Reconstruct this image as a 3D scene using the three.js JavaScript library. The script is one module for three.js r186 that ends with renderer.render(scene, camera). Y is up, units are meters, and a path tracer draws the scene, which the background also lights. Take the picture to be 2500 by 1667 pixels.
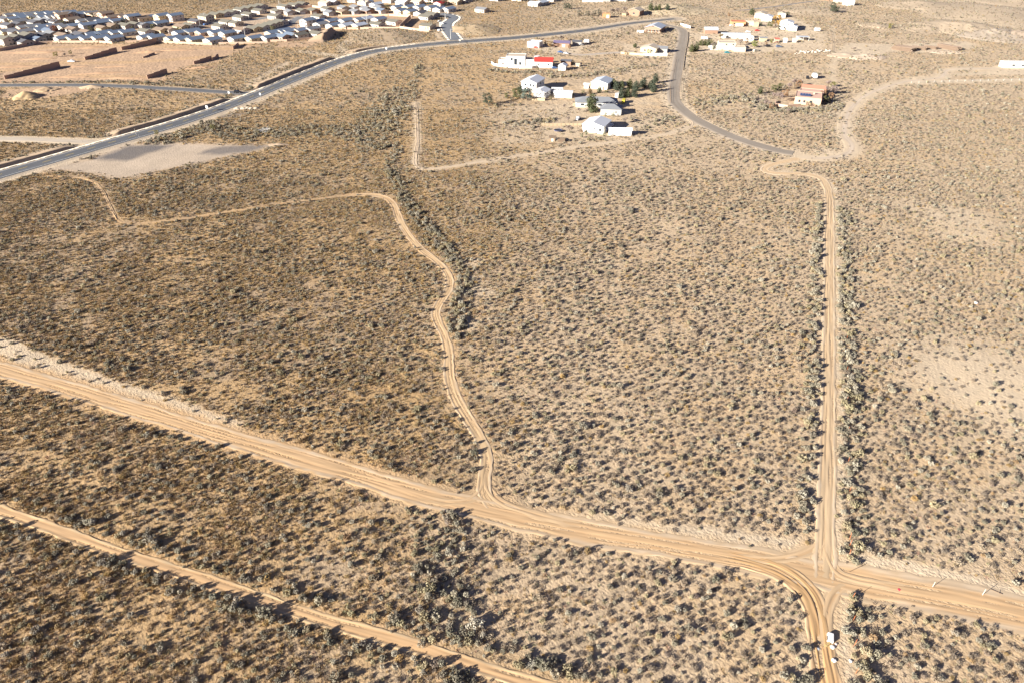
import * as THREE from 'three';
import { mergeGeometries } from 'three/addons/utils/BufferGeometryUtils.js';

// ------------------------------------------------------------------ camera, sky, sun, exposure
const scene = new THREE.Scene();
const FLY = 120, PITCH = 34 * Math.PI / 180, FOCAL = 1667;           // drone height (m), tilt, focal length in photo pixels
const camera = new THREE.PerspectiveCamera(53.13, 1024 / 682, 0.5, 20000);
camera.position.set(0, FLY, 0);
camera.rotation.set(-PITCH, 0, 0);
const SUN_EL = 18.5 * Math.PI / 180, SUN_AZ = 30 * Math.PI / 180;      // low winter sun, behind the left shoulder
const SKY = .40;
const sunDir = new THREE.Vector3(-Math.cos(SUN_AZ) * Math.cos(SUN_EL), Math.sin(SUN_EL), Math.sin(SUN_AZ) * Math.cos(SUN_EL));
{ const w = 256, h = 128, d = new Float32Array(w * h * 4);                 // clear winter sky: deep blue overhead, paler to the horizon, bright round the sun
  for (let j = 0; j < h; j++) for (let i = 0; i < w; i++) { const el = ((j + .5) / h - .5) * Math.PI, az = ((i + .5) / w - .5) * 2 * Math.PI, v = new THREE.Vector3(Math.cos(el) * Math.cos(az), Math.sin(el), Math.cos(el) * Math.sin(az)), m = Math.pow(1 - Math.max(0, v.y), 3), c = Math.max(0, v.dot(sunDir)), gl = .10 * Math.pow(c, 8) + .35 * Math.pow(c, 60), q = (j * w + i) * 4;
    d[q] = SKY * (.062 + .140 * m + gl); d[q + 1] = SKY * (.092 + .145 * m + gl * .9); d[q + 2] = SKY * (.215 + .135 * m + gl * .75); d[q + 3] = 1; }
  const t = new THREE.DataTexture(d, w, h, THREE.RGBAFormat, THREE.FloatType); t.mapping = THREE.EquirectangularReflectionMapping; t.magFilter = THREE.LinearFilter; t.needsUpdate = true; scene.background = t; scene.environment = t; }
const sun = new THREE.DirectionalLight(new THREE.Color(1, 0.94, 0.83), 5);
sun.position.copy(sunDir).multiplyScalar(900).add(new THREE.Vector3(0, 0, -450));
sun.target.position.set(0, 0, -450); scene.add(sun.target);
sun.castShadow = true; sun.shadow.mapSize.set(4096, 4096);
Object.assign(sun.shadow.camera, { left: -700, right: 700, top: 600, bottom: -600, near: 10, far: 2600 });
scene.add(sun);
const renderer = new THREE.WebGLRenderer();
renderer.toneMapping = THREE.LinearToneMapping;
renderer.toneMappingExposure = 3.0;
renderer.shadowMap.enabled = true;

// ------------------------------------------------------------------ helpers
let seed = 20240611;
const rnd = () => { seed = (seed + 0x6D2B79F5) | 0; let t = Math.imul(seed ^ (seed >>> 15), 1 | seed); t = (t + Math.imul(t ^ (t >>> 7), 61 | t)) ^ t; return ((t ^ (t >>> 14)) >>> 0) / 4294967296; };
const rr = (a, b) => a + (b - a) * rnd();
const clamp = (v, a = 0, b = 1) => v < a ? a : v > b ? b : v;
const sstep = (a, b, v) => { const t = clamp((v - a) / (b - a)); return t * t * (3 - 2 * t); };
const mixv = (a, b, t) => a + (b - a) * t;
const hash2 = (x, y) => { let h = Math.imul(x, 374761393) + Math.imul(y, 668265263) | 0; h = Math.imul(h ^ (h >>> 13), 1274126177); return ((h ^ (h >>> 16)) >>> 0) / 4294967296; };
function vn(x, y) { const xi = Math.floor(x), yi = Math.floor(y); let fx = x - xi, fy = y - yi; fx = fx * fx * (3 - 2 * fx); fy = fy * fy * (3 - 2 * fy);
  const a = hash2(xi, yi), b = hash2(xi + 1, yi), c = hash2(xi, yi + 1), d = hash2(xi + 1, yi + 1); return a + (b - a) * fx + (c - a) * fy + (a - b - c + d) * fx * fy; }
const fbm = (x, y, o = 4) => { let s = 0, a = 0.5, n = 0; for (let i = 0; i < o; i++) { s += a * vn(x, y); n += a; a *= 0.5; x = x * 2.03 + 17.1; y = y * 2.03 + 9.7; } return s / n; };
// survey: the spot on the level ground that a point of the survey picture (2500 x 1667) stands on
const G = (px, py) => { const vx = (px - 1250) / FOCAL, vy = (py - 833.5) / FOCAL, s = Math.sin(PITCH), c = Math.cos(PITCH), t = FLY / (s + vy * c); return [t * vx, -t * (c - vy * s)]; };
const inView = (x, z, m = 120) => { const s = Math.sin(PITCH), c = Math.cos(PITCH), d = FLY * s - z * c; if (d < 20) return false; const px = 1250 + FOCAL * x / d, py = 833.5 + FOCAL * (FLY * c + z * s) / d; return px > -m && px < 2500 + m && py > -70 && py < 1667 + m; };
const sheet = (x0, y0, s) => (x, y) => G(x0 + x * s, y0 + y * s);
const F = sheet(0, 0, 1.06293), C1 = sheet(0, 0, 0.2721), C2 = sheet(600, 0, 0.2721), C3 = sheet(1180, 60, 0.2381), C4 = sheet(1640, 0, 0.2126), C5 = sheet(2000, 0, 0.2126), C6 = sheet(0, 180, 0.3401), N1 = sheet(1900, 1250, 0.266);
const H1 = sheet(0, 20, 0.10204), H2 = sheet(230, 10, 0.10204), H3 = sheet(450, 0, 0.10204), H4 = sheet(660, 0, 0.10204), H5 = sheet(880, 0, 0.10204), H6 = sheet(1100, 0, 0.12755), H7 = sheet(1380, 0, 0.12755);
const many = (s, list) => list.map(([x, y]) => s(x, y));
const relief = (x, z) => { const f = sstep(0, 30, Math.abs(z + 440)) * sstep(0, 25, -z - 40) * sstep(0, 40, z + 1000); return f * (0.55 * (fbm(x / 38 + 5, z / 38, 2) - 0.5)); };
const used = {};
const numbered = n => { const k = used[n] = (used[n] ?? -1) + 1; return k ? n + '_' + String(k).padStart(3, '0') : n; };
const lin = (r, g, b) => new THREE.Color().setRGB(r, g, b);
const mats = {};
const M = (r, g, b, rough = 0.9, extra = {}) => { const k = [r, g, b, rough, JSON.stringify(extra)].join(); return mats[k] ??= new THREE.MeshStandardMaterial({ color: lin(r, g, b), roughness: rough, ...extra }); };
function put(o, label, category, group, kind) { o.userData.label = label; if (category) o.userData.category = category; if (group) o.userData.group = group; if (kind) o.userData.kind = kind; return o; }
function mesh(name, geo, mat, parent = scene) { const m = new THREE.Mesh(geo, mat); m.name = parent === scene ? numbered(name) : name; m.castShadow = m.receiveShadow = true; parent.add(m); return m; }
function structure(name, geo, mat, label, category) { return put(mesh(name, geo, mat), label, category, null, 'structure'); }
function thing(name, [x, z], yaw, label, category, group, y = 0) { const g = new THREE.Group(); g.name = numbered(name); g.position.set(x, groundY(x, z) + y, z); g.rotation.y = yaw; scene.add(g); return put(g, label, category, group); }
function copyOf(root, [x, z], yaw, label, group, name) { const r = root.clone(); r.name = numbered(name || root.name.replace(/_\d{3}$/, '')); r.position.set(x, relief(x, z), z); r.rotation.y = yaw; scene.add(r); r.userData = { ...root.userData }; if (label) r.userData.label = label; if (group) r.userData.group = group; return r; }
const box = (w, h, d, x = 0, y = 0, z = 0) => new THREE.BoxGeometry(w, h, d).translate(x, y, z);
const geoOf = (pos, col, uv) => { const g = new THREE.BufferGeometry(); g.setAttribute('position', new THREE.BufferAttribute(new Float32Array(pos), 3)); if (col) g.setAttribute('color', new THREE.BufferAttribute(new Float32Array(col), 3)); if (uv) g.setAttribute('uv', new THREE.BufferAttribute(new Float32Array(uv), 2)); g.computeVertexNormals(); return g; };
const join = list => mergeGeometries(list.map(g => { const q = g.index ? g.toNonIndexed() : g; for (const k of Object.keys(q.attributes)) if (k !== 'position' && k !== 'normal') q.deleteAttribute(k); return q; }));

// ------------------------------------------------------------------ the ground plan: where which soil lies and where brush grows
const X0 = -720, X1 = 720, Z0 = -1000, Z1 = -30, NX = X1 - X0, NZ = Z1 - Z0;
const layer = () => new Float32Array(NX * NZ);
const L = { road: layer(), pale: layer(), pink: layer(), gravel: layer(), black: layer(), gold: layer(), clear: layer(), dense: layer(), asph: layer() };
function stroke(names, pts, hw, feather = 2, val = 1) {
  for (const n of names) { const a = L[n]; for (let i = 0; i + 1 < pts.length; i++) { const [ax, az] = pts[i], [bx, bz] = pts[i + 1], r = hw + feather;
    const x0 = Math.max(0, Math.floor(Math.min(ax, bx) - r - X0)), x1 = Math.min(NX - 1, Math.ceil(Math.max(ax, bx) + r - X0)), z0 = Math.max(0, Math.floor(Math.min(az, bz) - r - Z0)), z1 = Math.min(NZ - 1, Math.ceil(Math.max(az, bz) + r - Z0));
    const dx = bx - ax, dz = bz - az, ll = dx * dx + dz * dz || 1;
    for (let j = z0; j <= z1; j++) for (let k = x0; k <= x1; k++) { const px = k + X0 + .5, pz = j + Z0 + .5, t = clamp(((px - ax) * dx + (pz - az) * dz) / ll), d = Math.hypot(px - ax - dx * t, pz - az - dz * t), v = val * clamp((hw + feather - d) / feather); const q = j * NX + k; if (v > a[q]) a[q] = v; } } }
}
function area(names, poly, val = 1, feather = 2) {
  let x0 = 1e9, x1 = -1e9, z0 = 1e9, z1 = -1e9; for (const [x, z] of poly) { x0 = Math.min(x0, x); x1 = Math.max(x1, x); z0 = Math.min(z0, z); z1 = Math.max(z1, z); }
  const n = poly.length;
  for (let j = Math.max(0, Math.floor(z0 - Z0)); j <= Math.min(NZ - 1, Math.ceil(z1 - Z0)); j++) for (let k = Math.max(0, Math.floor(x0 - X0)); k <= Math.min(NX - 1, Math.ceil(x1 - X0)); k++) { const px = k + X0 + .5, pz = j + Z0 + .5; let inside = false, dm = 1e9;
    for (let a = 0, b = n - 1; a < n; b = a++) { const [ax, az] = poly[a], [bx, bz] = poly[b]; if ((az > pz) !== (bz > pz) && px < (bx - ax) * (pz - az) / (bz - az) + ax) inside = !inside; const dx = bx - ax, dz = bz - az, t = clamp(((px - ax) * dx + (pz - az) * dz) / (dx * dx + dz * dz || 1)); dm = Math.min(dm, Math.hypot(px - ax - dx * t, pz - az - dz * t)); }
    if (inside) { const v = val * clamp(dm / feather); for (const q of names) { const i = j * NX + k; if (v > L[q][i]) L[q][i] = v; } } }
}
function at(n, x, z) { const fx = clamp(x - X0 - .5, 0, NX - 1.001), fz = clamp(z - Z0 - .5, 0, NZ - 1.001), i = fx | 0, j = fz | 0, u = fx - i, v = fz - j, a = L[n], q = j * NX + i; return (a[q] * (1 - u) + a[q + 1] * u) * (1 - v) + (a[q + NX] * (1 - u) + a[q + NX + 1] * u) * v; }
const smooth = (pts, step) => { const c = new THREE.CatmullRomCurve3(pts.map(([x, z]) => new THREE.Vector3(x, 0, z)), false, 'centripetal'); const n = Math.max(4, Math.round(c.getLength() / step)); return c.getSpacedPoints(n).map(p => [p.x, p.z]); };

const shift = (pts, d) => pts.map((p, i) => { const a = pts[Math.max(0, i - 1)], b = pts[Math.min(pts.length - 1, i + 1)], l = Math.hypot(b[0] - a[0], b[1] - a[1]) || 1; return [p[0] - (b[1] - a[1]) / l * d, p[1] + (b[0] - a[0]) / l * d]; });
const P = {
  main: many(F, [[-60, 828], [0, 847], [120, 880], [300, 935], [500, 998], [620, 1033], [800, 1084], [950, 1131], [1080, 1163], [1200, 1190], [1340, 1220], [1500, 1248], [1650, 1274], [1790, 1300], [1880, 1318], [2000, 1341], [2150, 1369], [2352, 1413], [2440, 1432]]),
  north: many(F, [[1893, 1345], [1896, 1270], [1897, 1200], [1900, 1100], [1902, 1000], [1904, 900], [1905, 800], [1905, 700], [1905, 600], [1906, 520], [1906, 470], [1901, 430], [1884, 408], [1850, 400], [1800, 399], [1768, 396], [1757, 390], [1764, 382], [1790, 374], [1830, 366]]),
  south: many(F, [[1640, 1272], [1720, 1288], [1780, 1306], [1830, 1335], [1862, 1372], [1878, 1420], [1886, 1470], [1893, 1520], [1905, 1590], [1912, 1640]]),
  spur: many(F, [[1893, 1345], [1893, 1400], [1896, 1450], [1902, 1520], [1912, 1600], [1918, 1650]]),
  lower: many(F, [[-60, 1152], [0, 1172], [100, 1206], [250, 1262], [400, 1310], [560, 1361], [700, 1409], [850, 1453], [1000, 1497], [1100, 1531], [1230, 1571], [1320, 1600]]),
  winding: many(F, [[1140, 1170], [1115, 1135], [1112, 1100], [1118, 1050], [1102, 1005], [1072, 957], [1047, 912], [1032, 862], [1030, 812], [1021, 772], [1006, 742], [1001, 716], [1014, 690], [1031, 662], [1030, 632], [1006, 602], [966, 571], [936, 536], [916, 501], [905, 472], [886, 454], [850, 447], [800, 448]]),
  faint: many(F, [[800, 448], [740, 455], [640, 468], [500, 491], [380, 508], [310, 514], [278, 511], [262, 492], [247, 462], [234, 437], [214, 418], [180, 408], [110, 404]]),
  trail: many(F, [[290, 514], [200, 520], [100, 536], [0, 551], [-40, 556]]),
  highway: many(F, [[-80, 424], [0, 401], [100, 373], [200, 344], [300, 315], [400, 286], [480, 259], [560, 229], [640, 196], [720, 163], [800, 134], [870, 116], [950, 105.5], [1050, 96], [1180, 87], [1290, 76], [1370, 66], [1440, 55], [1500, 48], [1550, 43]]),
  farRoad: many(F, [[1680, 25], [1730, 21], [1800, 12], [1880, 1]]),
  side: [...many(C1, [[-200, 768], [0, 765], [400, 762], [850, 766], [1400, 790], [1800, 812], [2250, 838]])],
  gravel: many(C6, [[-150, 468], [0, 470], [300, 478], [560, 488], [760, 490]]),
  street: many(C3, [[1800, -20], [1900, 10], [1990, 30], [2044, 66], [2046, 150], [2014, 300], [1990, 450], [1965, 600], [1950, 720], [1972, 800], [2060, 890], [2200, 985], [2352, 1062], [2550, 1150], [2760, 1220], [3050, 1300], [3180, 1322]]),
  quarry: [...many(F, [[1835, 362], [1900, 364], [1950, 352], [1957, 335], [1942, 310], [1944, 275], [1965, 238], [2000, 214], [2080, 188], [2160, 178]]), ...many(C5, [[1500, 800], [1800, 790], [2100, 780], [2500, 770]])],
  lot: many(F, [[955, 236], [957, 270], [959, 320], [961, 385], [985, 388], [1100, 372], [1230, 352], [1330, 338], [1440, 322], [1530, 308], [1590, 285], [1560, 262]]),
  drive: many(C3, [[880, 300], [1000, 312], [1250, 296], [1450, 285], [1700, 282], [1980, 276]]),
  culdesac: many(H5, [[2280, 960], [2200, 860], [2110, 740], [2060, 620], [2100, 540], [2190, 480], [2230, 420], [2180, 380], [2060, 350], [1900, 330]]),
  inner: many(H4, [[700, 400], [560, 480], [420, 600], [200, 660], [-100, 730], [-500, 700]]),
  inner2: many(H3, [[2000, 420], [1500, 480], [1000, 500], [600, 560], [100, 640], [-600, 690], [-1200, 640], [-1800, 620]]),
  sweepA: many(F, [[1116, 1085], [1108, 1120], [1080, 1145], [1030, 1152], [960, 1138]]), sweepB: many(F, [[1114, 1085], [1122, 1125], [1150, 1152], [1220, 1178], [1330, 1208]]), sweepC: many(F, [[1897, 1215], [1880, 1250], [1840, 1272], [1780, 1284], [1690, 1278]]), sweepD: many(F, [[1899, 1235], [1905, 1285], [1930, 1318], [1990, 1335], [2080, 1352]]), sweepE: many(F, [[1960, 1338], [1925, 1352], [1905, 1385], [1897, 1430], [1898, 1480]]),
  back: many(H1, [[1700, 240], [2000, 270], [2352, 320], [2700, 420]]),
};
for (const k in P) P[k] = smooth(P[k], 3);
stroke(['road'], P.main, 3.2, 2.5); stroke(['clear'], P.main, 3.6, 1.5);
stroke(['road'], P.north, 1.6, 1.2); stroke(['pale'], shift(P.north, .8), 2.4, 1.6, .9); stroke(['clear'], P.north, 2.5, 1);
stroke(['road', 'clear'], P.south, 2.4, 2); stroke(['pale', 'clear'], P.spur, 3.4, 2);
stroke(['road'], P.lower, 1.2, 1.3); stroke(['clear'], P.lower, 1.5, .9); stroke(['road', 'clear'], P.winding, 1.4, 1.4); stroke(['road'], P.faint, .5, 1.6, .5); stroke(['clear'], P.faint, .8, .9); stroke(['road', 'clear'], P.trail, .4, .9, .7);
for (const k of ['sweepA', 'sweepB', 'sweepC', 'sweepD', 'sweepE']) stroke(['road', 'clear'], P[k], 1.5, 2, .9); area(['road', 'clear'], many(F, [[1060, 1155], [1112, 1110], [1180, 1165], [1260, 1200], [1100, 1180]]), .8, 1.5);
stroke(['asph', 'clear'], P.highway, 8, 2); stroke(['pale'], P.highway, 12, 4, .9); stroke(['clear'], P.highway, 11, 2); stroke(['clear', 'asph'], P.side, 5, 2); stroke(['pale', 'clear'], P.gravel, 5, 2);
stroke(['clear'], P.farRoad, 4, 2); stroke(['clear'], P.street, 4.5, 1); stroke(['pale'], P.street, 7, 3, .8); stroke(['clear', 'pale'], P.quarry, 3.6, 4, .85); stroke(['clear', 'pale'], P.lot, 1.6, 3, .7); stroke(['clear', 'gravel'], P.drive, 3, 2);
stroke(['clear', 'asph'], P.culdesac, 9, 3); for (const k of ['inner', 'inner2', 'back']) stroke(['asph', 'clear'], P[k], 5, 2);
// bare verge of the main road, sandy wash-outs, graded lots
stroke(['pale', 'clear'], many(F, [[0, 790], [90, 830], [250, 890], [400, 940], [520, 980]]), 2.2, 3, .85);
area(['pale', 'clear'], many(F, [[1170, 1165], [1300, 1170], [1500, 1190], [1700, 1215], [1850, 1230], [1880, 1300], [1700, 1270], [1500, 1240], [1300, 1200]]), .85, 2);
area(['pale', 'clear'], many(F, [[1920, 1330], [1960, 1262], [2100, 1280], [2352, 1345], [2400, 1400], [2200, 1370], [2040, 1345]]), 1, 2);
area(['pale', 'clear'], many(F, [[1780, 1268], [1870, 1215], [1925, 1205], [1965, 1262], [2352, 1345], [2400, 1440], [2200, 1418], [1960, 1362], [1940, 1420], [1870, 1420], [1820, 1340]]), .8, 3);
area(['pale', 'clear'], many(F, [[1870, 1300], [1940, 1300], [2000, 1330], [1960, 1400], [1880, 1400], [1820, 1330]]), .8, 2);
for (const [x, y, r, v] of [[1088, 600, 4, .55], [1098, 640, 4, .5], [1102, 670, 5, .6], [1075, 745, 4, .5], [1110, 700, 4, .5], [2250, 870, 22, .75], [2310, 905, 20, .7], [2200, 850, 14, .6], [2330, 860, 16, .6], [2190, 500, 18, .6], [2220, 535, 14, .55], [2130, 480, 12, .5], [1560, 520, 14, .35], [1900, 350, 9, .8]]) stroke(['pale', 'clear'], [F(x, y), F(x + 3, y + 2)], r * .5, r * .9, v);
area(['gravel', 'clear'], many(C6, [[180, 720], [420, 640], [620, 600], [820, 500], [1300, 480], [2000, 500], [2060, 520], [1800, 580], [1500, 650], [1200, 710], [900, 770], [760, 780], [640, 745], [400, 720]]), 1, 8);
area(['pale', 'clear'], many(C6, [[800, 560], [860, 500], [1000, 480], [1300, 480], [1500, 500], [1700, 510], [1400, 560], [1150, 640], [950, 700], [760, 740]]), .45, 6);
area(['black', 'clear'], many(C6, [[605, 622], [760, 570], [900, 512], [1100, 500], [1295, 505], [1180, 550], [1090, 575], [1000, 610], [905, 642], [760, 632]]), 1, 5);
area(['black', 'clear'], many(C6, [[1380, 585], [1450, 545], [1560, 518], [1750, 503], [1900, 503], [1975, 520], [1870, 555], [1740, 580], [1560, 595]]), .85, 5);
area(['black', 'clear'], many(C6, [[1500, 325], [1580, 285], [1700, 272], [1810, 275], [1780, 300], [1700, 325]]), .7, 5);
area(['pink', 'clear'], many(C1, [[-100, 760], [-100, 440], [300, 390], [900, 385], [1400, 390], [1900, 400], [2352, 400], [2460, 380], [2500, 400], [2200, 440], [2120, 480], [2000, 560], [1700, 600], [1500, 740], [1000, 740], [400, 750]]), 1, 8);
for (const l of [[[-50, 575], [600, 570], [1200, 560], [1900, 505]], [[-50, 640], [250, 620], [620, 545], [1000, 500]], [[650, 680], [1300, 690], [1700, 640], [2050, 540]], [[400, 430], [900, 405], [1500, 420], [2200, 440]]]) stroke(['road'], many(C1, l), 2.5, 5, .75);
area(['pink', 'clear'], many(C1, [[-50, 880], [40, 800], [250, 780], [560, 770], [860, 775], [850, 810], [640, 850], [400, 890], [100, 900]]), .9, 5);
area(['pink', 'clear'], many(H4, [[100, 1000], [1150, 950], [1150, 1060], [900, 1130], [400, 1160], [0, 1130]]), .9, 5);
area(['pink', 'clear'], many(H4, [[-4200, 850], [-4200, 330], [-2600, 300], [-2000, 450], [-1400, 420], [-600, 180], [500, 110], [1300, 180], [3800, 200], [3700, 420], [3900, 760], [2900, 730], [1700, 720], [1200, 930], [-1000, 1040]]), .75, 10);
area(['gravel'], many(H4, [[-2100, 760], [-800, 500], [700, 300], [1400, 330], [600, 560], [200, 760], [-1200, 900]]), .6, 10);
area(['clear'], many(H4, [[-4200, 900], [-4200, 330], [-2600, 300], [-2000, 450], [-600, 150], [1200, 0], [4600, 0], [4400, 300], [3700, 420], [3900, 760], [2900, 730], [1700, 720], [1200, 950], [-1000, 1060]]), 1, 3);
area(['pale', 'clear'], many(H5, [[1640, 760], [1900, 760], [2060, 900], [2000, 950], [1720, 920]]), .8, 6);
area(['pale', 'clear'], many(C3, [[1000, 1000], [1900, 880], [2100, 1000], [1850, 1100], [1500, 1180], [900, 1240], [-50, 1330], [-60, 900], [200, 760], [400, 800], [800, 770], [1000, 740], [1850, 720], [1850, 820]]), .5, 16);
area(['clear'], many(C3, [[380, 560], [1350, 540], [1850, 620], [1880, 860], [1560, 960], [1650, 1120], [1500, 1180], [560, 1210], [560, 1030], [900, 900], [380, 780]]), .9, 6);
area(['clear'], many(C3, [[120, 300], [1000, 330], [1020, 450], [560, 480], [60, 440]]), 1, 6); area(['clear', 'pale'], many(C3, [[440, 150], [1120, 150], [1020, 320], [700, 310], [440, 250]]), .8, 6); area(['clear', 'pale'], many(C3, [[1400, 190], [1920, 210], [1960, 340], [1600, 350], [1400, 320]]), .7, 6);
area(['clear', 'pale'], many(C4, [[180, 380], [600, 290], [1000, 160], [1400, 160], [1750, 340], [1830, 400], [1820, 580], [900, 620], [560, 640], [280, 610]]), .8, 8);
area(['clear'], many(C4, [[1150, 1250], [1180, 1080], [1450, 900], [1850, 850], [1900, 1000], [1700, 1250]]), 1, 4);
area(['clear', 'gravel'], many(C4, [[920, 1330], [950, 1150], [1080, 1060], [1150, 1080], [1050, 1200], [1020, 1330]]), .9, 4);
area(['pale', 'clear'], many(C5, [[150, 560], [300, 480], [900, 500], [1700, 460], [1900, 520], [1600, 620], [900, 600], [700, 660], [300, 700], [200, 900], [60, 760]]), .95, 8);
area(['pale', 'clear'], many(C5, [[850, 930], [1000, 870], [1800, 800], [2500, 720], [2500, 880], [1400, 880], [1050, 960]]), .9, 8);
stroke(['pale', 'clear'], many(C5, [[1100, 955], [1500, 938], [2500, 922]]), 3, 4, .9);
area(['clear'], many(C5, [[850, 70], [1300, 0], [2500, -40], [2500, 340], [2100, 460], [1600, 380], [1000, 340], [1300, 240]]), .55, 16); stroke(['pale', 'clear'], many(F, [[1935, 335], [1925, 270], [1916, 200], [1913, 130], [1912, 60]]), 1.2, 3, .6);
area(['pale'], many(C5, [[850, 70], [1300, 0], [2500, -40], [2500, 340], [2100, 460], [1600, 380], [1000, 340], [1300, 240]]), .65, 16);
stroke(['pale'], many(C2, [[500, 460], [900, 510], [860, 420], [1000, 300]]), 2.5, 4, .8); stroke(['pale', 'clear'], many(C2, [[1330, 400], [1240, 330], [1190, 280], [1080, 290]]), 2, 2, .8); stroke(['pale', 'clear'], many(C2, [[40, 780], [80, 720], [380, 560]]), 2, 3, .6);
stroke(['pale'], many(C2, [[-700, 880], [0, 860], [800, 640], [1400, 460], [2000, 385]]), 3, 3, .0);
// brush that crowds the road edges, the wash and the verges
const straight = P.north.filter(p => p[1] < -100 && p[1] > -285);
stroke(['dense'], shift(straight, 5.4), 1.2, 2, .8); stroke(['dense'], shift(straight, -4.6), .8, 1.6, .7);
stroke(['dense'], many(F, [[1955, 1262], [1945, 1200]]), 2, 2.5); stroke(['dense'], many(F, [[1952, 1395], [1960, 1460], [1968, 1520], [1975, 1600]]), 2.2, 2.5);
stroke(['dense'], many(F, [[1850, 1500], [1845, 1580]]), 1, 2, .7);
stroke(['dense'], many(F, [[965, 150], [955, 185], [920, 230], [905, 280], [915, 330], [895, 390], [915, 425], [930, 460], [960, 500], [1000, 540], [1040, 590], [1065, 630], [1060, 690], [1045, 740], [1050, 770]]), 1.2, 3.4, .6);
stroke(['dense'], many(F, [[1000, 1180], [1010, 1240], [1000, 1300], [1040, 1380], [1010, 1430], [1060, 1500]]), 2.4, 4.5, .75);
stroke(['dense'], shift(P.lower, -3.6), .4, 2, .45); stroke(['dense'], shift(P.lower, 3.6), .4, 2, .5);
stroke(['dense'], many(F, [[880, 330], [780, 300], [690, 300], [560, 310], [470, 290], [380, 320]]), 5, 8, .7); stroke(['dense'], many(F, [[850, 300], [880, 270], [920, 210]]), 8, 10, .6); stroke(['dense'], many(F, [[1660, 190], [1690, 270], [1800, 320], [1900, 345]]), 6, 12, .24); stroke(['dense'], many(C4, [[400, 1180], [800, 1120], [1100, 1230], [1500, 1260], [1900, 1200]]), 5, 8, .65);
stroke(['dense'], shift(P.side, -8), 2, 3, .8); stroke(['dense'], shift(P.highway.filter(p => p[0] < -140), -16), 2, 4, .7); stroke(['dense'], many(C3, [[300, 1020], [700, 990]]), 3, 5, .6);
for (const l of [[[100, 470], [300, 492], [560, 490], [700, 500]], [[700, 540], [1000, 520], [1400, 470], [1700, 420]], [[60, 850], [200, 835], [330, 830]], [[1650, 1060], [1800, 1010], [1900, 960]], [[900, 1185], [1100, 1180], [1260, 1175]]]) stroke(['dense'], many(C3, l), 1.5, 4, .8);
stroke(['gold'], P.lower, 3.2, 2, .8); stroke(['gold'], many(F, [[930, 900], [1010, 1060]]), 12, 14, .8); stroke(['gold'], many(F, [[1000, 560], [960, 520], [940, 470]]), 3, 4, 1); stroke(['gold'], many(C4, [[300, 1000], [1100, 960]]), 12, 15, .45);

// ------------------------------------------------------------------ soil textures
const westness = (x, z) => 1 - sstep(-60, 45, x + 0.06 * (z + 250) + 60 * (fbm(x / 90, z / 90 + 3, 3) - .5));
function soil(x, z, out) {
  const wx = x + 2.2 * (fbm(x / 3.1, z / 3.1, 2) - .5), wz = z + 2.2 * (fbm(x / 3.1 + 40, z / 3.1, 2) - .5);
  const w = westness(x, z), big = fbm(x / 60 + 11, z / 60, 3), mid = fbm(x / 7, z / 7 + 31, 3), fine = fbm(x / 1.1, z / 1.1, 2);
  let r = mixv(.525, .405, w), g = mixv(.395, .285, w), b = mixv(.26, .172, w);
  const gr = clamp(sstep(.47, .62, mid * .6 + big * .4 + .10 * w) * (.35 + .45 * w) + at('gold', wx, wz) * .7);
  r = mixv(r, .43, gr); g = mixv(g, .28, gr); b = mixv(b, .135, gr);
  const litter = sstep(.55, .75, fbm(x / 2.3 + 7, z / 2.3, 3)) * .35; r = mixv(r, .23, litter); g = mixv(g, .18, litter); b = mixv(b, .125, litter);
  const f = (n, cr, cg, cb, k = 1) => { const v = at(n, wx, wz) * k; if (v > 0) { r = mixv(r, cr, v); g = mixv(g, cg, v); b = mixv(b, cb, v); } };
  f('pink', .47, .31, .195, .9); f('pale', .58, .465, .33, .9); f('gravel', .47, .375, .285, .9); f('road', mixv(.52, .50, w), mixv(.365, .32, w), mixv(.215, .165, w), .95); f('black', .115, .105, .105, .75 + .25 * mid); f('asph', .34, .28, .22, .7);
  const k = .80 + .26 * mid + .18 * (fine - .5) + .12 * (big - .5) + .02; out[0] = r * k; out[1] = g * k; out[2] = b * k;
}
const toS = v => 255 * (v <= .0031308 ? 12.92 * v : 1.055 * Math.pow(clamp(v), 1 / 2.4) - .055);
function soilMap(x0, x1, z0, z1, w, h) {
  const d = new Uint8Array(w * h * 4), c = [0, 0, 0];
  for (let j = 0; j < h; j++) for (let i = 0; i < w; i++) { soil(mixv(x0, x1, (i + .5) / w), mixv(z0, z1, (j + .5) / h), c); const q = (j * w + i) * 4; d[q] = toS(c[0]); d[q + 1] = toS(c[1]); d[q + 2] = toS(c[2]); d[q + 3] = 255; }
  const t = new THREE.DataTexture(d, w, h); t.colorSpace = THREE.SRGBColorSpace; t.magFilter = THREE.LinearFilter; t.minFilter = THREE.LinearMipmapLinearFilter; t.generateMipmaps = true; t.needsUpdate = true; return t;
}
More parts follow.
